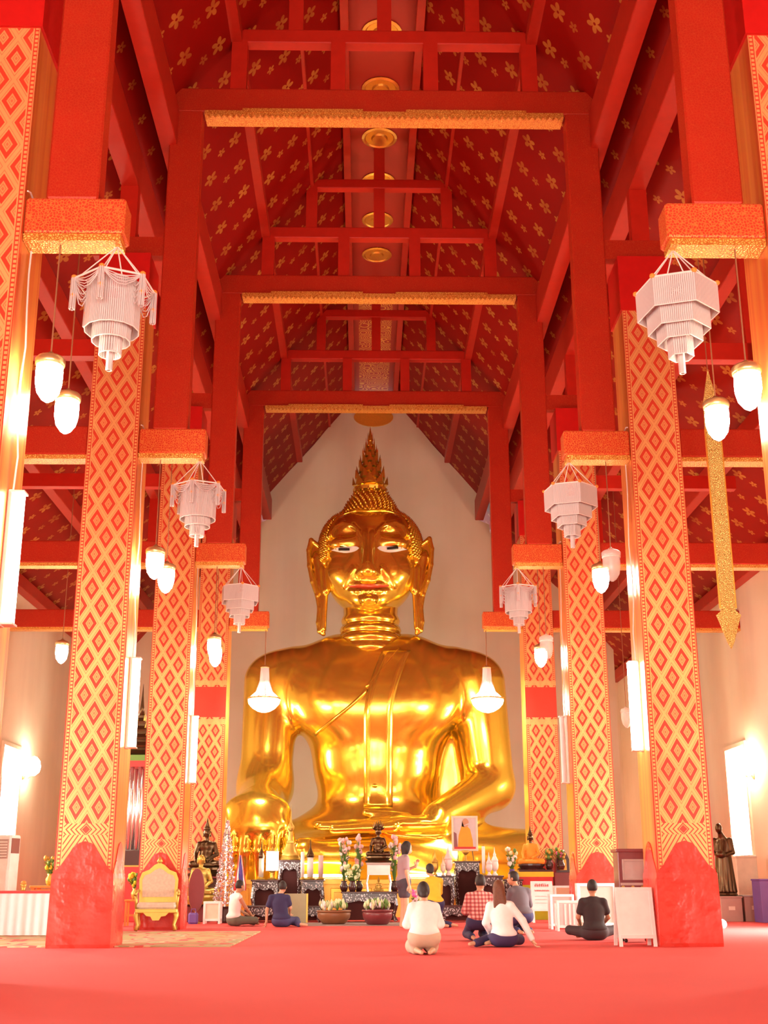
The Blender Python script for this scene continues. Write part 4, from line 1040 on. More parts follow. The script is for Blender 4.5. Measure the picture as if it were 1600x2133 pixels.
def table(label, x0, x1, y0, y1, z0, z1, group=None, mat=None):
    """pearl-inlaid altar table: slab, frieze, four in-curved legs"""
    mat = mat or M_pearl
    r = empty('altar_table', ((x0+x1)/2, (y0+y1)/2, z0), 0, label, 'table', group); w, d, h = (x1-x0)/2, (y1-y0)/2, z1-z0
    MB().box(-w-.03, w+.03, -d-.03, d+.03, h-.04, h, .012).build('top', M_lacq, r)
    MB().box(-w, w, -d, d, h-.17 if h > .35 else h*.5, h-.04).build('frieze', mat, r)
    for sx in (-1, 1):
        for sy in (-1, 1):
            p = [(sx*(w-.05), sy*(d-.05), h-.12), (sx*(w-.02), sy*(d-.03), h*.55), (sx*(w-.07), sy*(d-.05), h*.22), (sx*(w-.02), sy*(d-.02), .03)]
            MB().tube(p, [.055, .05, .035, .05], 6).build('leg', mat, r)
    ap = [(-w+.05, h-.17), (w-.05, h-.17), (w-.08, h-.26), (w*.4, h-.20), (0, h-.25), (-w*.4, h-.20), (-w+.08, h-.26)]
    if h > .35: MB().prism(ap, 'y', -d, -d+.03).build('apron', mat, r)
    MB().box(-w+.07, w-.07, -d+.10, d-.04, .05, h-.05).build('inner_body', M_core, r)
    return r
def span(px0, px1, y, Y): return at(px0, y, Y)[0], at(px1, y, Y)[0]
def zt(py, Y, px=800): return at(px, py, Y)[1]
GT = 'pearl-inlaid altar tables'
# tables of the set near the silver tree
YA = 30.2
x0, x1 = span(524, 577, 1832, YA); za = zt(1832, YA); table('dark inlaid altar table under the glowing square lantern', x0, x1, YA, YA+.6, 0, za, GT); LA = (x0, x1)
x0, x1 = span(628, 672, 1832, YA); table('dark inlaid altar table under the thick white candle', x0, x1, YA, YA+.6, 0, za, GT); LB = (x0, x1)
x0, x1 = span(580, 625, 1790, YA+.7); zc_ = zt(1791, YA+.7); table('tall narrow inlaid table carrying the gold stupa', x0, x1, YA+.68, YA+1.16, 0, zc_, GT); LC = ((x0+x1)/2, YA+.92, zc_)
x0, x1 = span(508, 588, 1886, 29.3); table('low inlaid bench in front of the lantern table', x0, x1, 29.3, 29.75, 0, zt(1886, 29.3), GT)
x0, x1 = span(632, 668, 1886, 29.3); table('small low inlaid bench beside the flower basket', x0, x1, 29.3, 29.75, 0, zt(1886, 29.3), GT)
# set below the portrait
x0, x1 = span(908, 944, 1822, YA); zr = zt(1824, YA); table('dark inlaid altar table behind the yellow-shirted person', x0, x1, YA, YA+.6, 0, zr, GT); RA = (x0, x1)
x0, x1 = span(1000, 1046, 1822, YA); table('dark inlaid altar table behind the plaid-shirted man', x0, x1, YA, YA+.6, 0, zr, GT); RB = (x0, x1)
x0, x1 = span(947, 997, 1794, YA+.7); zrc = zt(1794, YA+.7); table('tall inlaid table below the framed portrait', x0, x1, YA+.68, YA+1.16, 0, zrc, GT); RC = ((x0+x1)/2, YA+.92, zrc)
x0, x1 = span(918, 992, 1886, 29.3); table('long low inlaid bench in front of the portrait table', x0, x1, 29.3, 29.75, 0, zt(1886, 29.3), GT)
# central table and stand
YC = 29.4
x0, x1 = span(712, 826, 1857, YC); zcc = zt(1857, YC); table('wide inlaid offering table in the middle before the statue', x0, x1, YC, YC+.8, 0, zcc, GT); CC = (x0, x1)
xa, xb = span(762, 813, 1797, YC+.4); zs = zt(1797, YC+.5)
sd_ = empty('figurine_stand', ((xa+xb)/2, YC+.4, zcc), 0, 'white two-tier stand carrying the dark spiked figurine', 'stand'); w = (xb-xa)/2; h = zs-zcc
MB().box(-w, w, -.2, .2, h-.05, h, .01).build('top', M_grey, sd_); MB().box(-w+.02, w-.02, -.17, .17, h-.28, h-.05).build('front_panel', M_white, sd_)
for sx in (-1, 1):
    for sy in (-1, 1): MB().tube([(sx*(w-.04), sy*.15, h-.28), (sx*(w-.01), sy*.16, h*.3), (sx*(w-.03), sy*.15, 0)], [.03, .022, .03], 6).build('leg', M_silver, sd_)

def seated_figure(name, label, cat, loc, H, mat, rz=0, spikes=0, spire=False, robe=None, base=None, group=None):
    """small cross-legged devotional figure of height H facing the viewer"""
    r = empty(name, loc, rz, label, cat, group); k = H
    pr = [('e', (0, 0, .22*k), (.15*k, .10*k, .16*k), 0), ('e', (0, 0, .42*k), (.16*k, .095*k, .13*k), .05*k), ('c', (-.10*k, 0, .08*k), (-.28*k, -.12*k, .07*k), .085*k, .07*k, .04*k), ('c', (.10*k, 0, .08*k), (.28*k, -.12*k, .07*k), .085*k, .07*k, .04*k),
          ('c', (-.28*k, -.13*k, .07*k), (.12*k, -.2*k, .06*k), .065*k, .045*k, .03*k), ('c', (.28*k, -.13*k, .07*k), (-.12*k, -.19*k, .06*k), .065*k, .045*k, .03*k),
          ('c', (-.15*k, 0, .47*k), (-.21*k, -.02*k, .28*k), .05*k, .042*k, .03*k), ('c', (-.21*k, -.02*k, .28*k), (-.22*k, -.17*k, .15*k), .04*k, .03*k, .02*k),
          ('c', (.15*k, 0, .47*k), (.21*k, -.03*k, .27*k), .05*k, .042*k, .03*k), ('c', (.21*k, -.03*k, .27*k), (.02*k, -.18*k, .16*k), .04*k, .03*k, .02*k)]
    sdf_obj('body', field(pr), (-.4*k, -.3*k, -.02*k), (.4*k, .16*k, .6*k), .022*k, robe or mat, r)
    hp = [('c', (0, 0, .5*k), (0, -.01*k, .62*k), .045*k, .04*k, 0), ('e', (0, -.01*k, .69*k), (.068*k, .075*k, .09*k), .03*k), ('e', (0, -.085*k, .68*k), (.012*k, .018*k, .022*k), .01*k)]
    for s in (-1, 1): hp.append(('c', (s*.07*k, 0, .71*k), (s*.07*k, 0, .62*k), .014*k, .014*k, .005*k))
    hd = sdf_obj('head', field(hp), (-.14*k, -.16*k, .45*k), (.14*k, .14*k, .85*k), .013*k, mat, r)
    if spire or spikes: MB().lathe([(.075*k, 0), (.07*k, .03*k), (.045*k, .07*k), (.04*k, .10*k), (.018*k, .15*k), (.004*k, .24*k)], n=10).build('crown_spire', mat, hd, loc=(0, 0, .745*k), smooth=True)
    for i in range(spikes):
        a = PI*(.08+.84*i/(spikes-1)); MB().tube([(.05*k*math.cos(a), .03*k, .72*k+.06*k*math.sin(a)), (.14*k*math.cos(a), .03*k, .73*k+.14*k*math.sin(a)), (.19*k*math.cos(a), .03*k, .76*k+.25*k*math.sin(a))], [.035*k, .025*k, .003*k], 6).build('halo_spike', mat, hd)
    if base is not None: MB().lathe([(.36*k, -.16*k), (.38*k, -.12*k), (.30*k, -.08*k), (.36*k, -.03*k), (.36*k, .01*k)], n=20, sy=.72).build('lotus_base', base, r, smooth=False)
    return r
fx, fz = at(787, 1797, YC+.4)
seated_figure('seated_figurine', 'dark bronze seated figurine with spiky halo in the centre of the altar', 'figurine', (fx, YC+.4, zs+.135), .84, M_bronze, spikes=9, base=M_bronze)
gx, _ = at(788, 1850, YC+.2); seated_figure('small_figurine', 'small golden-brown figurine under the white stand', 'figurine', (gx, YC+.42, zcc+.01), .34, M_oldgold, spire=True)

# gold stupa
def stupa(loc, s, mat, label, name='gold_stupa'):
    r = empty(name, loc, 0, label, 'stupa')
    MB().lathe([(.27, 0), (.28, .03), (.25, .05), (.27, .08), (.24, .10)], n=20).build('base', mat, r)
    MB().lathe([(.25, .10), (.245, .16), (.20, .24), (.155, .36), (.13, .44), (.125, .47)], n=20).build('bell', mat, r, smooth=True)
    MB().box(-.10, .10, -.10, .10, .47, .54, .01).build('neck_block', mat, r)
    MB().lathe([(.075+.004*(i % 2)-.003*i*.5, .54+.028*i) for i in range(10)], n=14).build('ringed_spire', mat, r)
    MB().lathe([(.05, .80), (.09, .86), (.10, .93), (.06, 1.0), (.03, 1.05), (.012, 1.25), (.004, 1.55)], n=12).build('finial', mat, r, smooth=True)
    r.scale = (s, s, s); return r
stupa(LC, .86, M_oldgold, 'gold bell-shaped stupa with tall thin spire on the narrow inlaid table')

# lantern, candles, urns
def lantern(x, y, z, label):
    r = empty('square_lantern', (x, y, z), 0, label, 'lantern')
    MB().lathe([(.10, 0), (.11, .02), (.04, .05), (.03, .16), (.09, .2)], n=10).build('stand', M_oldgold, r)
    MB().box(-.14, .14, -.10, .10, .22, .64, .02).build('lit_shade', M_lantern, r)
    for zz in (.20, .64): MB().box(-.15, .15, -.11, .11, zz, zz+.02).build('shade_frame', M_white, r)
    MB().lathe([(.06, .66), (.03, .70), (.005, .76)], n=8).build('cap', M_oldgold, r)
lx, _ = at(566, 1830, YA+.3); lantern(lx, YA+.2, za, 'glowing white square lantern on the altar')
def candle(x, y, z, r, h, label, mat=None, cap=False):
    e = empty('altar_candle', (x, y, z), 0, label, 'candle', 'candles of the altar')
    MB().lathe([(r*1.5, 0), (r*1.6, .02), (r*.8, .04), (r*.8, .06)], n=12).build('holder', M_oldgold, e)
    MB().lathe([(r, .06), (r*1.02, .06+h*.5), (r*.97, .06+h)], n=14).build('wax_body', mat or M_wax, e, smooth=True)
    if cap: MB().lathe([(r*1.25, .055+h), (r*1.2, .12+h), (r*.7, .20+h), (r*.25, .28+h), (.004, .5+h)], n=12).build('pointed_cap', M_bronze, e, smooth=True)
    else: MB().tube([(0, 0, .06+h), (.004, 0, .10+h)], .004, 4).build('wick', M_black, e)
for px, pyb, r, h, lab, mat, cap in ((645, 1831, .075, .46, 'thick white candle with dark pointed cap on the inlaid table', None, True), (629, 1831, .045, .58, 'slim white candle just beside the capped candle', None, False), (667, 1831, .06, .50, 'pinkish glass candle beside the capped white candle', M_pinkwax, False), (543, 1831, .06, .44, 'candle with dark pointed cap beside the square lantern', M_cream, True)):
    x, _ = at(px, pyb, YA+.3); candle(x, YA+.2, za, r, h, lab, mat, cap)
x, _ = at(1006, 1800, YA+.3); candle(x, YA+.25, zr, .04, .62, 'tall slim white candle beside the framed portrait', None, False)
def urn(x, y, z, s, mat, label):
    e = empty('lidded_urn', (x, y, z), 0, label, 'urn', 'lidded urns on the altar')
    MB().lathe([(.06, 0), (.065, .02), (.03, .06), (.035, .09)], n=14).build('foot', mat, e, smooth=True)
    MB().lathe([(.035, .09), (.075, .15), (.085, .22), (.075, .28), (.07, .30)], n=14).build('bowl', mat, e, smooth=True)
    MB().lathe([(.08, .30), (.075, .33), (.05, .38), (.03, .42), (.035, .44), (.012, .50), (.003, .60)], n=14).build('lid', mat, e, smooth=True)
    e.scale = (s, s, s)
for px, Y, z, s, m, lab in ((905, YA+.2, zr, 1.0, M_oldgold, 'gold lidded urn beside the yellow-shirted person'), (933, YA+.25, zr, 1.25, M_pinkwax, 'pale pink lidded urn just left of the portrait easel'), (1018, YA+.15, zr, .9, M_pinkwax, 'low pale pink lidded urn behind the plaid-shirted man'), (1030, YA+.3, zr, 1.1, M_wax, 'white lidded urn behind the brown-haired woman'), (922, YA+.1, zr, .75, M_cream, 'small cream lidded urn between the gold and pink urns')):
    x, _ = at(px, 1820, Y); urn(x, Y, z, s, m, lab)
bx, _ = at(970, 1850, YA+.8)
gb = empty('gold_goblet', (bx, YA+.8, zrc), 0, 'orange-gold offering goblet under the portrait easel', 'goblet')
MB().lathe([(.07, 0), (.03, .03), (.02, .12), (.03, .15)], n=12).build('stem', M_oldgold, gb, smooth=True); MB().lathe([(.03, .15), (.08, .19), (.10, .26)], n=12).build('cup', M_oldgold, gb, smooth=True)

# framed portrait on an easel
px0, pz0 = at(943, 1773, YA+1.0); px1, pz1 = at(991, 1700, YA+1.0)
pt = empty('framed_portrait', ((px0+px1)/2, YA+1.0, pz0), 0, 'framed picture of a seated figure in orange robes on a thin easel', 'picture'); w = (px1-px0)/2; h = pz1-pz0
for a, b, c, d in ((-w-.03, -w+.02, 0, h), (w-.02, w+.03, 0, h), (-w, w, 0, .05), (-w, w, h-.05, h)): MB().box(a, b, -.03, .02, c, d, .006).build('frame', M_cream, pt)
pic = MB().box(-w, w, -.012, .01, 0, h).build('picture', plain('portrait_backdrop', (.52, .46, .48), .4), pt)
def flat(poly, mat, name, dep): MB().prism(poly, 'y', -.012-dep, -.012).build(name, mat, pic)
flat([(-w*.62, .06), (w*.70, .06), (w*.66, h*.30), (w*.46, h*.62), (w*.18, h*.72), (-w*.28, h*.70), (-w*.52, h*.45)], M_orange2, 'robe_print', .003)
flat([(-.085*.9+.0, h*.70)]+[(.02+.085*math.cos(t), h*.80+.11*math.sin(t)) for t in [PI*2*i/16 for i in range(16)]][::1], SKIN, 'face_print', .005)
flat([(-w*.9, .05), (w*.9, .05), (w*.9, h*.12), (-w*.9, h*.12)], M_redcloth, 'cushion_print', .006)
flat([(-w*.95, .1), (-w*.62, .1), (-w*.7, h*.5), (-w*.95, h*.55)], M_maroon, 'shadow_print', .002)
for q in (-.16, .02, .18): MB().tube([(q, .03, .02), (q*1.15, .0, -(pz0-zrc)+.02)], .010, 5).build('easel_leg', M_black, pt)

# flower arrangements
def bouquet(x, y, z, label, spread, height, cols, n=26, vase=True, seed=1, name='flower_arrangement', vm=None):
    rnd = random.Random(seed); e = empty(name, (x, y, z), 0, label, 'flowers')
    if vase: MB().lathe([(.06, 0), (.09, .06), (.10, .13), (.06, .2), (.075, .24)], n=14).build('vase', vm or M_lacq, e, smooth=True)
    b = .2 if vase else 0
    lf = MB(); st_ = MB()
    bl = {i: MB() for i in range(len(cols))}
    for i in range(n):
        a = rnd.uniform(0, 2*PI); t = rnd.uniform(.25, 1); rr = spread*math.sqrt(rnd.random())*(.5+.5*t); zz = b+height*t
        p = Vector((rr*math.cos(a), rr*math.sin(a)*.7, zz)); st_.tube([(0, 0, b*.8), p*.6+Vector((0, 0, b*.2)), p], .006, 4)
        q = rnd.choice(range(len(cols))); s = rnd.uniform(.030, .048)
        bl[q].ball(tuple(p), (s, s, s*1.25), 7, 5)
        d = Vector((math.cos(a+.7), math.sin(a+.7), .5))*rnd.uniform(.07, .13); m = p*.75; sdv = Vector((-d.y, d.x, 0))*.28
        lf.add([m, m+d*.5+sdv, m+d, m+d*.5-sdv+Vector((0, 0, .012))], [(0, 1, 2), (0, 2, 3), (0, 3, 1), (1, 3, 2)])
    st_.build('stems', M_green, e)['kind'] = 'stuff'; lf.build('leaves', M_green, e)['kind'] = 'stuff'
    for q, m in bl.items():
        if m.v: m.build('blossoms', cols[q], e, smooth=True)['kind'] = 'stuff'
    return e
x, _ = at(733, 1853, YC+.2); bouquet(x, YC+.18, zcc, 'arrangement of pale green lotus buds on the central table', .22, .38, [M_bud, M_bud, M_green], 40, seed=2)
x, _ = at(718, 1853, YC+.6); bouquet(x-.03, YC+.60, zcc, 'pink orchid spray behind the lotus buds', .16, 1.02, [M_pink, M_pink, M_wax], 44, seed=3)
x, _ = at(748, 1853, YC+.7); bouquet(x-.02, YC+.76, zcc, 'tall pink orchid spray beside the spiked figurine', .11, 1.12, [M_pink, M_pink], 30, seed=4)
x, _ = at(826, 1853, YC+.6); bouquet(x-.06, YC+.60, zcc, 'pink orchid spray half hidden behind the standing woman', .15, 1.08, [M_pink, M_pink, M_wax], 36, seed=5)
x, _ = at(864, 1890, 27.4); bouquet(x, 27.6, 0, 'magenta flowers in a vase beyond the kneeling woman in white', .10, .50, [M_magenta, M_pink], 24, seed=6, vm=M_silver)
x, _ = at(1066, 1830, 31.0); bouquet(x, 31.0, .95, 'white and green flowers in a dark blue vase', .16, .55, [M_wax, M_green, M_bud], 26, seed=7, vm=M_purple)
vt = table('dark table under the blue flower vase', x-.22, x+.22, 30.8, 31.25, 0, .95, GT)
def basket(px, py, Y, R_, H_, mat, label, seed):
    x, _ = at(px, py, Y); e = empty('flower_basket', (x, Y, 0), 0, label, 'basket', 'flower baskets on the grey mat')
    MB().lathe([(R_*.62, .015), (R_*.72, .03), (R_*.98, H_*.5), (R_*1.02, H_*.8), (R_*.96, H_), (R_*.90, H_*.97), (R_*.92, H_*.7)], n=24).build('bowl', mat, e, smooth=True)
    MB().tube([(R_*1.0*math.cos(t), R_*1.0*math.sin(t), H_) for t in [2*PI*i/24 for i in range(25)]], .022, 6).build('rim', mat, e, smooth=True)
    rnd = random.Random(seed); b1, b2, b3 = MB(), MB(), MB()
    for i in range(60):
        a = rnd.uniform(0, 2*PI); q = R_*.88*math.sqrt(rnd.random()); z = H_+.10*(1-(q/R_)**2)+rnd.uniform(0, .10)
        rnd.choice((b1, b1, b2, b3)).lathe([(.012, -.03), (.035, .02), (.028, .06), (.004, .11)], (q*math.cos(a), q*math.sin(a), z), 6)
    b1.build('lotus_buds', M_bud, e, smooth=True)['kind'] = 'stuff'; b2.build('white_petals', M_wax, e, smooth=True)['kind'] = 'stuff'; b3.build('leaves', M_green, e, smooth=True)['kind'] = 'stuff'
basket(694, 1925, 28.1, .36, .28, M_wood, 'round brown basket of lotus buds on the grey mat', 11)
basket(785, 1928, 27.6, .32, .30, M_maroon, 'dark pedestal bowl of lotus buds before the central table', 12)
m0, m1 = span(628, 835, 1922, 28.3)
MB().box(m0, m1, 27.1, 29.1, 0, .012).build('grey_mat', plain('grey_mat_weave', (.34, .24, .22), .9), label='thin grey mat under the flower baskets', cat='mat')
# strip lamps lying on the throne ledge, lighting the statue from below
for i, (a, b) in enumerate(((-2.2, -.75), (.9, 2.35))):
    r = empty('strip_lamp', ((a+b)/2, SY-3.1, .955), 0, ('warm strip lamp on the throne ledge behind the lotus arrangement', 'warm strip lamp on the throne ledge behind the portrait tables')[i], 'lamp', 'strip lamps at the statue foot')
    w = (b-a)/2; MB().box(-w-.04, w+.04, -.05, .05, 0, .05, .01).build('batten', M_batten, r)
    MB().tube([(-w, 0, .10), (w, 0, .10)], .032, 8).build('tube', M_warm, r)
    for s in (-1, 1): MB().box(s*w-.02, s*w+.02, -.05, .05, .05, .15).build('end_socket', M_batten, r)

# ------------------------------------------------------------------ silver tree, flag, side figures
def silver_tree(px, py, Y):
    x, _ = at(px, py, Y); e = empty('silver_tree', (x, Y, 0), 0, 'cone-shaped silver tree of shiny leaves beside the flag', 'tree'); H = at(px, 1708, Y)[1]
    MB().lathe([(.16, 0), (.18, .04), (.14, .3), (.16, .36)], n=14).build('pot', M_lacq, e); MB().tube([(0, 0, .3), (0, 0, H)], [.03, .006], 6).build('trunk', M_silver, e)
    rnd = random.Random(5); lf = MB()
    for i in range(760):
        t = rnd.random()**1.3; z = .42+(H-.44)*t; R_ = .27*(1-t)**.9+.015; a = rnd.uniform(0, 2*PI); q = R_*rnd.uniform(.75, 1.05); s = rnd.uniform(.03, .055)
        p = Vector((q*math.cos(a), q*math.sin(a), z)); n1 = Vector((rnd.uniform(-1, 1), rnd.uniform(-1, 1), rnd.uniform(-1, 1))).normalized()*s; n2 = n1.orthogonal().normalized()*s*.6; n3 = n1.cross(n2).normalized()*.006
        lf.add([p-n1, p+n2, p+n1, p-n2, p+n3, p-n3], [(0, 1, 4), (1, 2, 4), (2, 3, 4), (3, 0, 4), (1, 0, 5), (2, 1, 5), (3, 2, 5), (0, 3, 5)])
    lf.build('foliage', M_silver, e)['kind'] = 'stuff'
silver_tree(466, 1915, 29.35)
x, z = at(498, 1776, 28.7); fl = empty('furled_flag', (x, 28.7, 0), 0, 'furled red, white and blue flag on a pole beside the silver tree', 'flag')
MB().lathe([(.11, 0), (.11, .03), (.02, .05)], n=12).build('foot', M_oldgold, fl); MB().tube([(0, 0, .03), (0, 0, z)], .012, 6).build('pole', M_oldgold, fl); MB().lathe([(.02, 0), (.025, .04), (.004, .12)], n=8).build('finial', M_oldgold, fl, loc=(0, 0, z))
for i, (m, a, b, wtop) in enumerate(((M_redcloth, -.10, -.055, .0), (M_wax, -.055, -.01, .008), (M_blue, -.01, .115, .016), (M_wax, .115, .15, .03), (M_redcloth, .15, .17, .034))):
    top = z-.05; bot = z-.82; n = 10; vs_, fs_ = [], []
    for k in range(n+1):
        t = k/n; zz = top+(bot-top)*t; f = min(1, .12+t*1.05)
        for X in (a*f+wtop*(1-f), b*f+wtop*(1-f)):
            for yy in (-.02, .02): vs_.append((X, yy*(1+.6*math.sin(k+i*2)), zz))
    for k in range(n):
        o = k*4
        for p, q in ((0, 1), (1, 3), (3, 2), (2, 0)): fs_.append((o+p, o+q, o+4+q, o+4+p))
    fs_ += [(0, 1, 3, 2), (n*4, n*4+2, n*4+3, n*4+1)]
    MB().add(vs_, fs_).build('stripe', m, fl, smooth=True)
x, _ = at(416, 1800, 30.0); ped = empty('figure_pedestal', (x-.05, 30.2, 0), 0, 'dark pedestal under the gold seated figure by the pillar', 'pedestal')
zg = at(416, 1868, 30.0)[1]
MB().box(-.3, .3, -.25, .25, 0, zg-.20, .02).build('body', M_maroon, ped); MB().box(-.33, .33, -.28, .28, zg-.20, zg-.165, .01).build('top', M_lacq, ped)
seated_figure('gold_figure', 'gold seated figure beside the pillar and silver tree', 'statue', (x, 30.15, zg+.03), 1.20, M_oldgold, rz=.5, base=M_oldgold)
x2, _ = at(428, 1800, 31.0); zb2 = 1.0; ped = empty('figure_pedestal', (x2-.02, 31.05, 0), 0, 'dark pedestal under the black seated figure behind the gold one', 'pedestal')
MB().box(-.34, .34, -.28, .28, 0, zb2-.02, .02).build('body', M_lacq, ped); MB().box(-.38, .38, -.32, .32, zb2-.02, zb2+.02, .01).build('top', M_maroon, ped)
seated_figure('dark_figure', 'black seated figure with pointed crown behind the gold figure', 'statue', (x2, 31.0, zb2+.22), 1.22, M_bronze, spire=True, rz=.2, base=M_bronze)
x, z = at(408, 1853, 28.9); fan = empty('ceremonial_fan', (x, 28.9, 0), 0, 'dark red oval ceremonial fan on a stand beside the gold figure', 'fan'); hz_ = z
MB().lathe([(.12, 0), (.12, .03), (.03, .06)], n=12).build('foot', M_oldgold, fan); MB().tube([(0, 0, .05), (0, 0, hz_)], .014, 6).build('pole', M_oldgold, fan)
MB().prism([(.17*math.cos(t), hz_+.46*math.sin(t)) for t in [2*PI*i/24 for i in range(24)]], 'y', -.02, .02).build('fan_panel', M_maroon, fan)
MB().tube([(.17*math.cos(t), 0, hz_+.46*math.sin(t)) for t in [2*PI*i/24 for i in range(25)]], .016, 5).build('rim', M_wood, fan)
x, _ = at(401, 1915, 28.6); bg_ = empty('purple_bag', (x, 28.6, 0), 0, 'small purple bag on the carpet at the foot of the pillar', 'bag')
MB().box(-.11, .11, -.08, .08, 0, .24, .04).build('body', M_purple, bg_, smooth=False); MB().tube([(-.06, 0, .22), (-.04, 0, .32), (.04, 0, .32), (.06, 0, .22)], .01, 5).build('handle', M_purple, bg_)

# small framed boxes, boards and signs
def frame_box(name, label, cat, px0, px1, pyt, pyb, Y, depth, panel, fw_=.05, rz=0, legs=.06, group=None, inner=None):
    xa, zb = at(px0, pyb, Y); xb, zt_ = at(px1, pyt, Y); zt_ -= zb if zb > -.3 else 0; w = (xb-xa)/2; h = zt_
    e = empty(name, ((xa+xb)/2, Y+depth/2, 0), rz, label, cat, group)
    d = depth/2
    for sx in (-1, 1):
        for sy in (-1, 1):
            cx_, cy_ = sx*(w-fw_/2), sy*(d-fw_/2); MB().box(cx_-fw_/2, cx_+fw_/2, cy_-fw_/2, cy_+fw_/2, 0, h, .005).build('post', M_white, e)
    for zz in (legs, h-fw_):
        for sy in (-1, 1): MB().box(-w+fw_, w-fw_, sy*(d-fw_/2)-fw_/2, sy*(d-fw_/2)+fw_/2, zz, zz+fw_, .004).build('rail', M_white, e)
        for sx in (-1, 1): MB().box(sx*(w-fw_/2)-fw_/2, sx*(w-fw_/2)+fw_/2, -d+fw_, d-fw_, zz, zz+fw_, .004).build('rail', M_white, e)
    MB().box(-w+fw_, w-fw_, -d+fw_*.3, -d+fw_*.6, legs+fw_, h-fw_).build('front_panel', panel, e)
    if inner: inner(e, w, h, d)
    return e
frame_box('white_cabinet', 'small white-framed cabinet with cream panel beside the seated man', 'cabinet', 421, 459, 1872, 1919, 28.6, .38, M_cream)
def slats(e, w, h, d):
    for q in (-.28, .1, .45): MB().box(w*q-.015, w*q+.015, -d-.005, -d+.012, .12, h-.06).build('upright', M_white, e)
frame_box('display_frame', 'small white frame with upright bars, in front of another frame', 'frame', 1160, 1207, 1876, 1940, 24.0, .30, M_pinkwax, .045, inner=slats, group='white frames on the carpet')
frame_box('display_frame', 'white frame with dark opening behind the barred frame', 'frame', 1147, 1194, 1863, 1936, 25.0, .35, M_grey, .045, group='white frames on the carpet')
M_board = plain('green_tinted_glass', (.50, .56, .50), .15)
frame_box('glazed_board', 'large white-framed glazed board behind the black-shirted man', 'board', 1204, 1281, 1838, 1934, 25.0, .22, M_board, .06, group='white boards')
frame_box('panel_stand', 'white stand with tan panel against the pillar base', 'stand', 1156, 1190, 1836, 1912, 29.3, .3, plain('tan_panel', (.52, .36, .22), .6), .045)
def aboard(label, px0, px1, pyt, pyb, Y, text=False, panel_from=.18):
    xa, zb = at(px0, pyb, Y); xb, z1 = at(px1, pyt, Y); w = (xb-xa)/2; h = z1
    e = empty('notice_board', ((xa+xb)/2, Y, 0), 0, label, 'board', 'white boards'); t = .05
    for sy, lean in ((0, 1), (1, -1)):
        yb, yt = (0, .16) if sy == 0 else (.40, .20)
        for sx in (-1, 1):
            c = sx*(w-t/2); MB().loft([[(c-t/2, yb+q, 0), (c+t/2, yb+q, 0), (c+t/2, yb+q+.03, 0), (c-t/2, yb+q+.03, 0)] if k == 0 else [(c-t/2, yt+q, h), (c+t/2, yt+q, h), (c+t/2, yt+q+.03, h), (c-t/2, yt+q+.03, h)] for k, q in ((0, 0), (1, 0))]).build('leg', M_white, e)
        def sl(z, o): f = z/h; return yb+(yt-yb)*f+o
        z0, z1_ = h*panel_from, h-.03
        MB().loft([[(-w+t*.6, sl(z0, .004), z0), (w-t*.6, sl(z0, .004), z0), (w-t*.6, sl(z0, .026), z0), (-w+t*.6, sl(z0, .026), z0)], [(-w+t*.6, sl(z1_, .004), z1_), (w-t*.6, sl(z1_, .004), z1_), (w-t*.6, sl(z1_, .026), z1_), (-w+t*.6, sl(z1_, .026), z1_)]]).build('panel', M_white, e)
        MB().box(-w+t*.5, w-t*.5, sl(h-.03, -.006), sl(h-.03, .036), h-.05, h).build('top_rail', M_white, e)
        MB().box(-w+t*.5, w-t*.5, sl(z0, -.006), sl(z0, .036), z0-.02, z0+.03).build('bottom_rail', M_white, e)
        if text and sy == 0:
            rnd = random.Random(3)
            for li, (zz, hh, n) in enumerate(((.86, .075, 7), (.75, .04, 12), (.62, .025, 10), (.54, .025, 11), (.46, .02, 9))):
                x = -w*.68; mb = MB()
                for k in range(n):
                    cw = w*1.36/n; z_ = h*zz
                    for q in range(2):
                        xx = x+cw*(.15+.4*q); y_ = sl(z_, -.001); top_ = z_+hh*rnd.choice((.6, .8, 1)); mb.box(xx, xx+cw*.14, y_-.002, y_+.012, z_, top_)
                    mb.box(x+cw*.15, x+cw*.7, sl(z_, -.003), sl(z_, .01), z_+hh*.5, z_+hh*.62); x += cw
                mb.build('lettering', M_redcloth if li < 2 else M_pinkwax, e)
    return e
aboard('blank white a-frame notice board standing by the front pillar', 1290, 1361, 1849, 1974, 18.4, panel_from=.16)
aboard('white a-frame notice board with faded red lettering', 1109, 1151, 1836, 1917, 29.0, True, .30)
bx0, _ = at(592, 1912, 28.0); bx1, _ = at(638, 1912, 28.0)
sb = empty('sage_board', ((bx0+bx1)/2, 28.0, 0), 0, 'grey-green board leaning behind the person in navy', 'board'); w = (bx1-bx0)/2
hS = at(615, 1861, 28.0)[1]
MB().box(-w, w, 0, .03, .04, hS).build('panel', M_sage, sb)
for s in (-1, 1): MB().box(s*w-.02, s*w+.02, -.01, .04, .04, hS, .004).build('frame', M_oldgold, sb); MB().box(s*w*.7-.02, s*w*.7+.02, -.12, .14, 0, .04).build('foot', M_wood, sb)

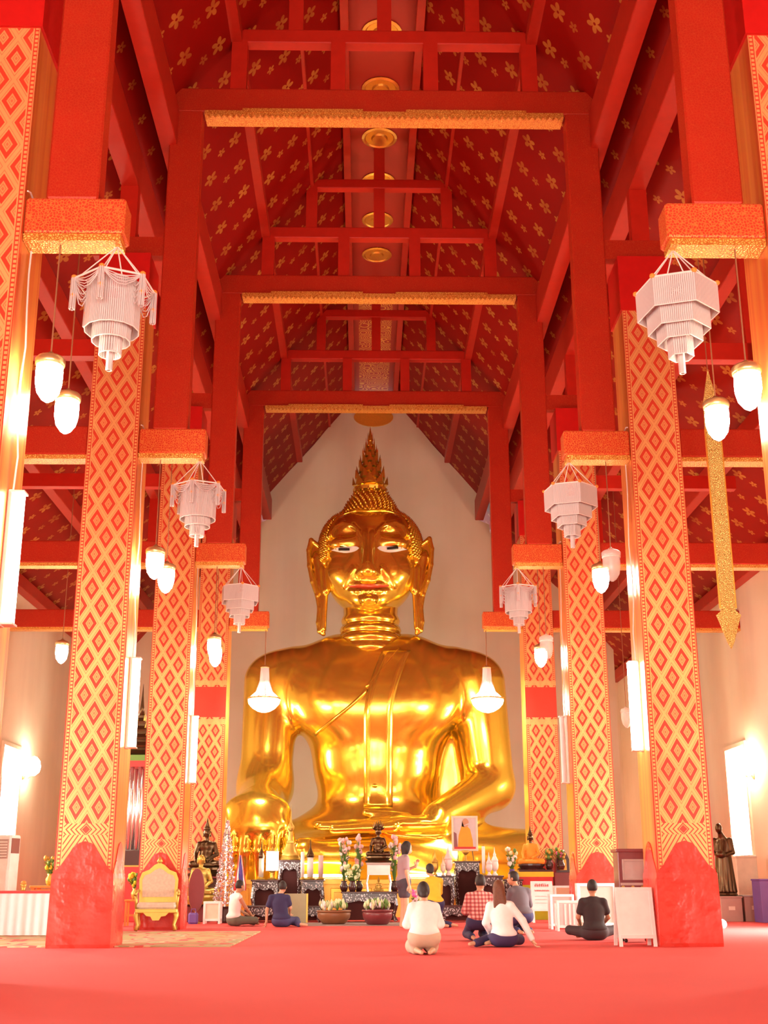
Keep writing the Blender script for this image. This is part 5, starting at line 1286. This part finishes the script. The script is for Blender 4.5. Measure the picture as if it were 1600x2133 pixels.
# maroon cabinet with a screen, standing behind the white board
cx0, zbot = at(1280, 1848, 19.6); cx1, ztop = at(1352, 1769, 19.6); w = (cx1-cx0)/2
cb = empty('screen_cabinet', ((cx0+cx1)/2+.03, 19.75, 0), 0, 'dark maroon cabinet with a small grey screen behind the blank board', 'cabinet')
MB().box(-w+.03, w-.03, -.2, .2, zbot-.05, ztop-.04, .01).build('body', M_maroon, cb); MB().box(-w, w, -.23, .23, ztop-.05, ztop, .01).build('top', M_maroon, cb)
for a, b, c, d in ((-.17, .13, zbot+.38, zbot+.41), (-.17, .13, zbot+.10, zbot+.13), (-.20, -.17, zbot+.10, zbot+.41), (.13, .16, zbot+.10, zbot+.41)): MB().box(a, b, -.225, -.19, c, d, .004).build('bezel', M_grey, cb)
MB().box(-.17, .13, -.21, -.195, zbot+.13, zbot+.38).build('screen', M_screen, cb); MB().box(-w+.05, w-.06, -.24, -.19, zbot+.02, zbot+.06).build('ledge', M_grey, cb)
for q in (-.2, -.05, .1): MB().lathe([(.03, 0), (.028, .01)], n=10).build('knob', M_oldgold, cb, loc=(q, -.2, zbot-.01), rot=(PI/2, 0, 0))
MB().box(-w+.06, w-.06, -.17, .17, .06, zbot-.05).build('lower_box', M_grey, cb)
for sx in (-1, 1):
    for sy in (-1, 1): MB().ball((sx*(w-.1), sy*.13, .03), .03, 8, 5).build('caster', M_black, cb)

# shrine table with the orange-robed figure
SYH = 31.2
x0, x1 = span(1080, 1150, 1815, SYH); zt_ = zt(1812, SYH, 1110); w = (x1-x0)/2
sh = empty('shrine_table', ((x0+x1)/2, SYH+.35, 0), 0, 'shrine table draped in yellow, red and lime cloth', 'table')
MB().box(-w, w, -.35, .35, zt_-.05, zt_).build('top', M_lacq, sh); MB().box(-w-.02, w+.02, -.37, .37, zt_-.17, zt_-.05).build('yellow_drape', M_yellow, sh); MB().box(-w, w, -.36, .36, zt_-.36, zt_-.17).build('red_drape', M_redcloth, sh); MB().box(-w+.01, w-.01, -.34, .34, 0, zt_-.36).build('lime_drape', M_lime, sh)
x, _ = at(1106, 1805, SYH+.2); seated_figure('shrine_figure', 'small seated figure in saffron robe with dark pointed crown', 'figurine', (x, SYH+.25, zt_+.13), .95, M_bronze, spire=True, robe=M_orange2, base=M_lacq)
for i, (dx, m, lab) in enumerate(((.46, M_green, 'leafy green plant on the shrine table'), (.76, M_magenta, 'dark pink flowers at the end of the shrine table'))): bouquet(x+dx, SYH+.3, zt_, lab, .12, .30, [m, M_green, M_oldgold], 22, seed=20+i)
x, _ = at(1172, 1830, 31.6); sb_ = empty('side_shrine', (x+.04, 31.9, 0), 0, 'dark arched side shrine squeezed between two pillars', 'shrine'); z0 = zt(1800, 31, 1168)
MB().box(-.24, .24, -.2, .2, 0, z0-.2, .01).build('pedestal', M_maroon, sb_); MB().prism([(-.16, z0-.2), (.16, z0-.2), (.16, z0+.12), (.10, z0+.26), (0, z0+.36), (-.10, z0+.26), (-.16, z0+.12)], 'y', -.12, .12).build('niche', M_lacq, sb_); MB().prism([(-.09, z0-.14), (.09, z0-.14), (.08, z0+.10), (0, z0+.22), (-.08, z0+.10)], 'y', -.14, -.12).build('niche_panel', M_oldgold, sb_)

# ------------------------------------------------------------------ gilded armchair and the things of the far aisle
ac = empty('gilded_armchair', (-4.32, 24.75, 0), .12, 'gilded carved armchair with cream brocade back on the patterned rug', 'chair')
W_, D_ = .40, .34
MB().box(-W_+.03, W_-.03, -D_, D_-.04, .40, .52, .04).build('seat', M_brocade, ac); MB().box(-W_, W_, -D_-.02, D_-.02, .33, .41, .015).build('seat_frame', M_oldgold, ac)
MB().prism([(-.24, .34), (.24, .34), (.18, .28), (.10, .27), (.06, .20), (-.06, .20), (-.10, .27), (-.18, .28)], 'y', -D_-.04, -D_).build('carved_apron', M_oldgold, ac)
bk = [(-.36, .52), (.36, .52), (.38, .95), (.33, 1.08), (.20, 1.13), (.10, 1.22), (0, 1.27), (-.10, 1.22), (-.20, 1.13), (-.33, 1.08), (-.38, .95)]
MB().prism(bk, 'y', D_-.08, D_-.03).build('back_frame', M_oldgold, ac); MB().prism([(a*.84, .62+(b-.52)*.72) for a, b in bk], 'y', D_-.11, D_-.07).build('backrest', M_brocade, ac)
MB().lathe([(.03, 0), (.06, .04), (.03, .09), (.01, .13)], n=10).build('crest', M_oldgold, ac, loc=(0, D_-.05, 1.25), smooth=True)
for sx in (-1, 1):
    MB().tube([(sx*.38, D_-.06, .74), (sx*.40, .0, .72), (sx*.40, -D_+.04, .70), (sx*.41, -D_-.01, .66)], .032, 8).build('armrest', M_oldgold, ac, smooth=True); MB().tube([(sx*.40, -D_+.06, .69), (sx*.39, -D_+.10, .55), (sx*.38, -D_+.06, .41)], .028, 8).build('arm_post', M_oldgold, ac, smooth=True)
    for sy in (-1, 1): MB().tube([(sx*(W_-.05), sy*(D_-.05), .38), (sx*(W_-.02), sy*(D_-.02), .27), (sx*(W_-.06), sy*(D_-.05), .12), (sx*(W_-.03), sy*(D_-.01), .02)], [.05, .045, .028, .038], 8).build('leg', M_oldgold, ac, smooth=True)
def _rug():
    n = NM('patterned_rug'); x, y, z = n.xyz()
    ax_, ay_ = n.op('ABSOLUTE', x), n.op('ABSOLUTE', y)
    edge = n.op('MAXIMUM', n.op('DIVIDE', ax_, 3.4), n.op('DIVIDE', ay_, 2.7)); sc_ = n.op('SINE', n.op('MULTIPLY', n.voro(1.1), 16.0))
    v = n.op('ADD', n.op('MULTIPLY', sc_, .5), n.op('MULTIPLY', n.op('SINE', n.op('MULTIPLY', edge, 14.0)), .6))
    n.set(color=n.ramp(n.op('MULTIPLY_ADD', v, .5, .5), [(0, (.48, .36, .14)), (.40, (.62, .10, .07)), (.62, (.64, .48, .26)), (.85, (.40, .34, .16))], True), rough=.9); return n.m
MB().box(-3.4, 3.4, -2.75, 2.75, 0, .014).build('patterned_rug', _rug(), loc=(-5.65, 21.35, 0), label='patterned red and tan rug beneath the gilded armchair', cat='rug')
# white-skirted table at the picture edge
tb = empty('skirted_table', (-7.15, 22.4, .015), 0, 'long table with pleated white skirt and red top cloth', 'table')
MB().box(-1.55, 1.5, -.45, .45, .70, .74).build('top', M_redcloth, tb)
vs_, fs_ = [], []; per = []
for k in range(121): per.append((-1.53+3.0*k/120, -.44))
for k in range(1, 33): per.append((1.47, -.44+.86*k/32))
for k, (a, b) in enumerate(per):
    q = .018*math.sin(k*1.05)+.01*math.sin(k*.37)
    for zz, m in ((.70, .4), (.35, 1.0), (.02, 1.5)): vs_.append((a+(q*m if k > 120 else 0), b+(q*m if k <= 120 else 0), zz))
for k in range(len(per)-1):
    for j in range(2): fs_.append((k*3+j, k*3+j+1, (k+1)*3+j+1, (k+1)*3+j))
MB().add(vs_, fs_).build('pleated_skirt', M_skirt, tb, smooth=True)
for sx in (-1, 1):
    for sy in (-1, 1): MB().tube([(sx*1.4, sy*.36, 0), (sx*1.4, sy*.36, .7)], .02, 6).build('leg', M_silver, tb)
of = empty('offering_cup', (-6.25, 22.2, .756), 0, 'small orange and gold offering cup on the skirted table', 'cup'); MB().lathe([(.05, 0), (.03, .03), (.05, .08), (.055, .11)], n=12).build('cup', M_oldgold, of, smooth=True); MB().ball((0, 0, .13), (.05, .05, .04), 10, 6).build('flowers', M_orange, of, smooth=True)
aw = empty('air_conditioner', (-7.55, 25.3, 0), -.25, 'tall white floor-standing air conditioner with dark grille panel', 'appliance')
MB().box(-.28, .28, -.2, .2, 0, 1.80, .03).build('body', M_white, aw); MB().box(-.24, .24, -.215, -.195, 1.35, 1.72, .01).build('front_grille', M_grey, aw); MB().box(.275, .29, -.16, .14, 1.45, 1.74).build('dark_panel', M_maroon, aw); MB().box(-.24, .24, -.21, -.195, .2, 1.2).build('front_panel', M_white, aw)
for k in range(6): MB().box(-.22, .22, -.225, -.21, 1.38+.055*k, 1.40+.055*k).build('louver', M_white, aw)
lt = empty('wooden_table', (-6.75, 26.9, 0), 0, 'low orange wooden table with gold offerings near the pillar', 'table')
MB().box(-.55, .55, -.3, .3, .78, .83, .01).build('top', M_orw, lt)
for sx in (-1, 1):
    for sy in (-1, 1): MB().box(sx*.48-.035, sx*.48+.035, sy*.24-.035, sy*.24+.035, 0, .78).build('leg', M_orw, lt)
MB().box(-.5, .5, -.25, -.22, .66, .76).build('apron', M_orw, lt)
bouquet(-6.95, 26.9, .83, 'gold paper flowers in a vase on the orange wooden table', .16, .38, [M_oldgold, M_yellow, M_green], 30, seed=31, vm=M_oldgold)
bouquet(-6.50, 26.9, .83, 'second spray of gold flowers nearest the pillar on the wooden table', .14, .30, [M_oldgold, M_green], 24, seed=32, vm=M_oldgold)
# mirrored shrine pavilion glimpsed between two pillars
x, _ = at(281, 1700, 30.5)
bp = empty('shrine_pavilion', (x, 30.6, 0), 0, 'tall mirrored shrine pavilion with dark tiered crown between two pillars', 'shrine')
zz = lambda py: at(281, py, 30.5)[1]
MB().box(-.42, .42, -.42, .42, 0, zz(1805), .02).build('red_base', M_redcloth, bp); MB().box(-.36, .36, -.36, .36, zz(1805), zz(1770), .02).build('dark_plinth', M_lacq, bp); MB().box(-.39, .39, -.39, .39, zz(1806), zz(1802)).build('plinth_moulding', M_oldgold, bp)
for sx in (-1, -.33, .33, 1):
    for sy in (-1, 1): MB().tube([(sx*.30, sy*.30, zz(1772)), (sx*.30, sy*.30, zz(1596))], .05, 8).build('mirrored_column', M_silver, bp, smooth=True)
MB().box(-.40, .40, -.40, .40, zz(1598), zz(1586)).build('red_band', M_redcloth, bp); MB().box(-.41, .41, -.41, .41, zz(1586), zz(1574)).build('green_band', M_green, bp)
zt0 = zz(1574)
for k in range(5):
    s = .42*(1-.17*k); MB().lathe([(s, 0), (s*1.1, .05), (s*.8, .14), (s*.74, .2)], n=4, ang=PI/4).build('roof_tier', M_bronze, bp, loc=(0, 0, zt0+.2*k))
    for a in range(4): MB().tube([(s*.78*math.cos(PI/4+a*PI/2), s*.78*math.sin(PI/4+a*PI/2), .04), (s*1.02*math.cos(PI/4+a*PI/2), s*1.02*math.sin(PI/4+a*PI/2), .22)], [.03, .005], 5).build('roof_finial', M_oldgold, bp, loc=(0, 0, zt0+.2*k))
MB().lathe([(.08, 0), (.05, .2), (.02, .5), (.004, .8)], n=10).build('spire', M_bronze, bp, loc=(0, 0, zt0+1.0), smooth=True)
x, _ = at(281, 1860, 27.5); ps = empty('plant_stand', (x, 27.5, 0), 0, 'small wooden stand under the yellow-green potted flowers', 'stand')
MB().box(-.2, .2, -.2, .2, .50, .54, .01).build('top', M_orw, ps)
for sx in (-1, 1):
    for sy in (-1, 1): MB().box(sx*.16-.02, sx*.16+.02, sy*.16-.02, sy*.16+.02, 0, .5).build('leg', M_orw, ps)
MB().box(-.16, .16, -.175, -.155, .2, .24).build('stretcher', M_orw, ps)
bouquet(x, 27.5, .54, 'yellow-green potted flowers between the armchair and the pillar', .18, .34, [M_lime, M_yellow, M_green], 36, seed=33, vm=M_oldgold)
x, _ = at(268, 1888, 24.2); rl = empty('wooden_rail', (-5.1, 24.6, 0), .3, 'low slanting wooden rail beside the gilded armchair', 'rail')
MB().tube([(-.30, 0, .36), (.14, 0, .56)], .035, 6).build('hand_rail', M_orw, rl)
for q, h in ((-.26, .38), (.10, .54)): MB().box(q-.025, q+.025, -.025, .025, 0, h).build('post', M_orw, rl)

# ------------------------------------------------------------------ the other aisle: bronze standing figure and boxes
x, z0 = at(1512, 1862, 29.8); bs = empty('bronze_monk', (x, 29.8, z0), -.5, 'dark bronze figure of a stooped monk holding an alms bowl', 'statue'); H = at(1512, 1716, 29.8)[1]-z0; k = H/1.7
pr = [('e', (0, 0, 1.12*k), (.20*k, .14*k, .26*k), 0), ('c', (0, 0, .95*k), (0, .02*k, .08*k), .19*k, .25*k, .1*k), ('c', (0, -.02*k, 1.34*k), (-.02*k, -.12*k, 1.48*k), .09*k, .055*k, .05*k), ('e', (-.03*k, -.16*k, 1.57*k), (.085*k, .10*k, .125*k), .03*k), ('e', (-.03*k, -.26*k, 1.55*k), (.015*k, .03*k, .03*k), .01*k),
      ('c', (-.19*k, 0, 1.28*k), (-.25*k, -.05*k, .98*k), .07*k, .055*k, .04*k), ('c', (-.25*k, -.05*k, .98*k), (-.08*k, -.26*k, .92*k), .05*k, .038*k, .03*k), ('c', (.19*k, 0, 1.28*k), (.25*k, -.04*k, .98*k), .07*k, .055*k, .04*k), ('c', (.25*k, -.04*k, .98*k), (.08*k, -.26*k, .90*k), .05*k, .038*k, .03*k)]
for a in range(9):
    t = PI*(1+a/8); pr.append(('c', (.17*k*math.cos(t), .13*k*math.sin(t), .95*k), (.25*k*math.cos(t), .24*k*math.sin(t), .04*k), .02*k, .03*k, .02*k))
sdf_obj('body', field(pr, cut=lambda P: -P[:, 2]), (-.45*k, -.45*k, -.02), (.45*k, .4*k, 1.8*k), .022*k, M_bronze, bs)
MB().lathe([(.02, 0), (.10, .02), (.13, .09), (.10, .15), (.09, .155)], n=14).build('alms_bowl', M_bronze, bs, loc=(0, -.30*k, .84*k), smooth=True); MB().lathe([(.26*k, -.06), (.28*k, -.03), (.26*k, .01)], n=18).build('base', M_bronze, bs)
def crate(label, x0, x1, y0, y1, z0, z1, mat, lid=None):
    e = empty('storage_box', ((x0+x1)/2, (y0+y1)/2, z0), 0, label, 'box', 'boxes by the side wall'); w, d, h = (x1-x0)/2, (y1-y0)/2, z1-z0
    MB().box(-w, w, -d, d, 0, h-.04, .01).build('body', mat, e); MB().box(-w-.015, w+.015, -d-.015, d+.015, h-.04, h, .01).build('lid', lid or mat, e)
    MB().box(-w*.3, w*.3, -d-.012, -d, h*.45, h*.6).build('front_label', M_cream, e)
zb_ = z0-.06
M_card = plain('brown_card', (.46, .30, .24), .7)
a0, a1 = span(1498, 1538, 1900, 29.6); crate('greyish brown box carrying the bronze monk figure', a0, a1+.05, 29.45, 30.2, 0, zb_, M_card)
a0, a1 = span(1544, 1590, 1900, 29.6); a1 = min(a1, 9.8); crate('wider brown box beside the bronze figure box', a0+.05, a1, 29.5, 30.2, 0, zb_+.02, M_card, M_grey)
a0, a1 = span(1527, 1570, 1820, 31.3); crate('tall pale plinth box behind the bronze monk under the window', a0, min(a1, 9.7), 31.0, 31.6, 0, zt(1785, 31.3, 1548), M_cream)
a0, a1 = span(1572, 1600, 1850, 28.9); crate('purple box at the picture edge by the side wall', a0+.02, 9.85, 28.6, 29.2, 0, zt(1832, 28.9, 1590), M_purple)
x, _ = at(1503, 1935, 24.6); bgw = empty('white_bundle', (x, 24.7, 0), 0, 'small white cloth bundle on the carpet beside the front pillar', 'bundle')
MB().ball((0, 0, .10), (.13, .12, .10), 12, 8).build('cloth', M_skirt, bgw, smooth=True); MB().lathe([(.03, 0), (.05, .04), (.02, .07), (.06, .12)], n=8).build('knot', M_skirt, bgw, loc=(-.03, 0, .18), smooth=True)
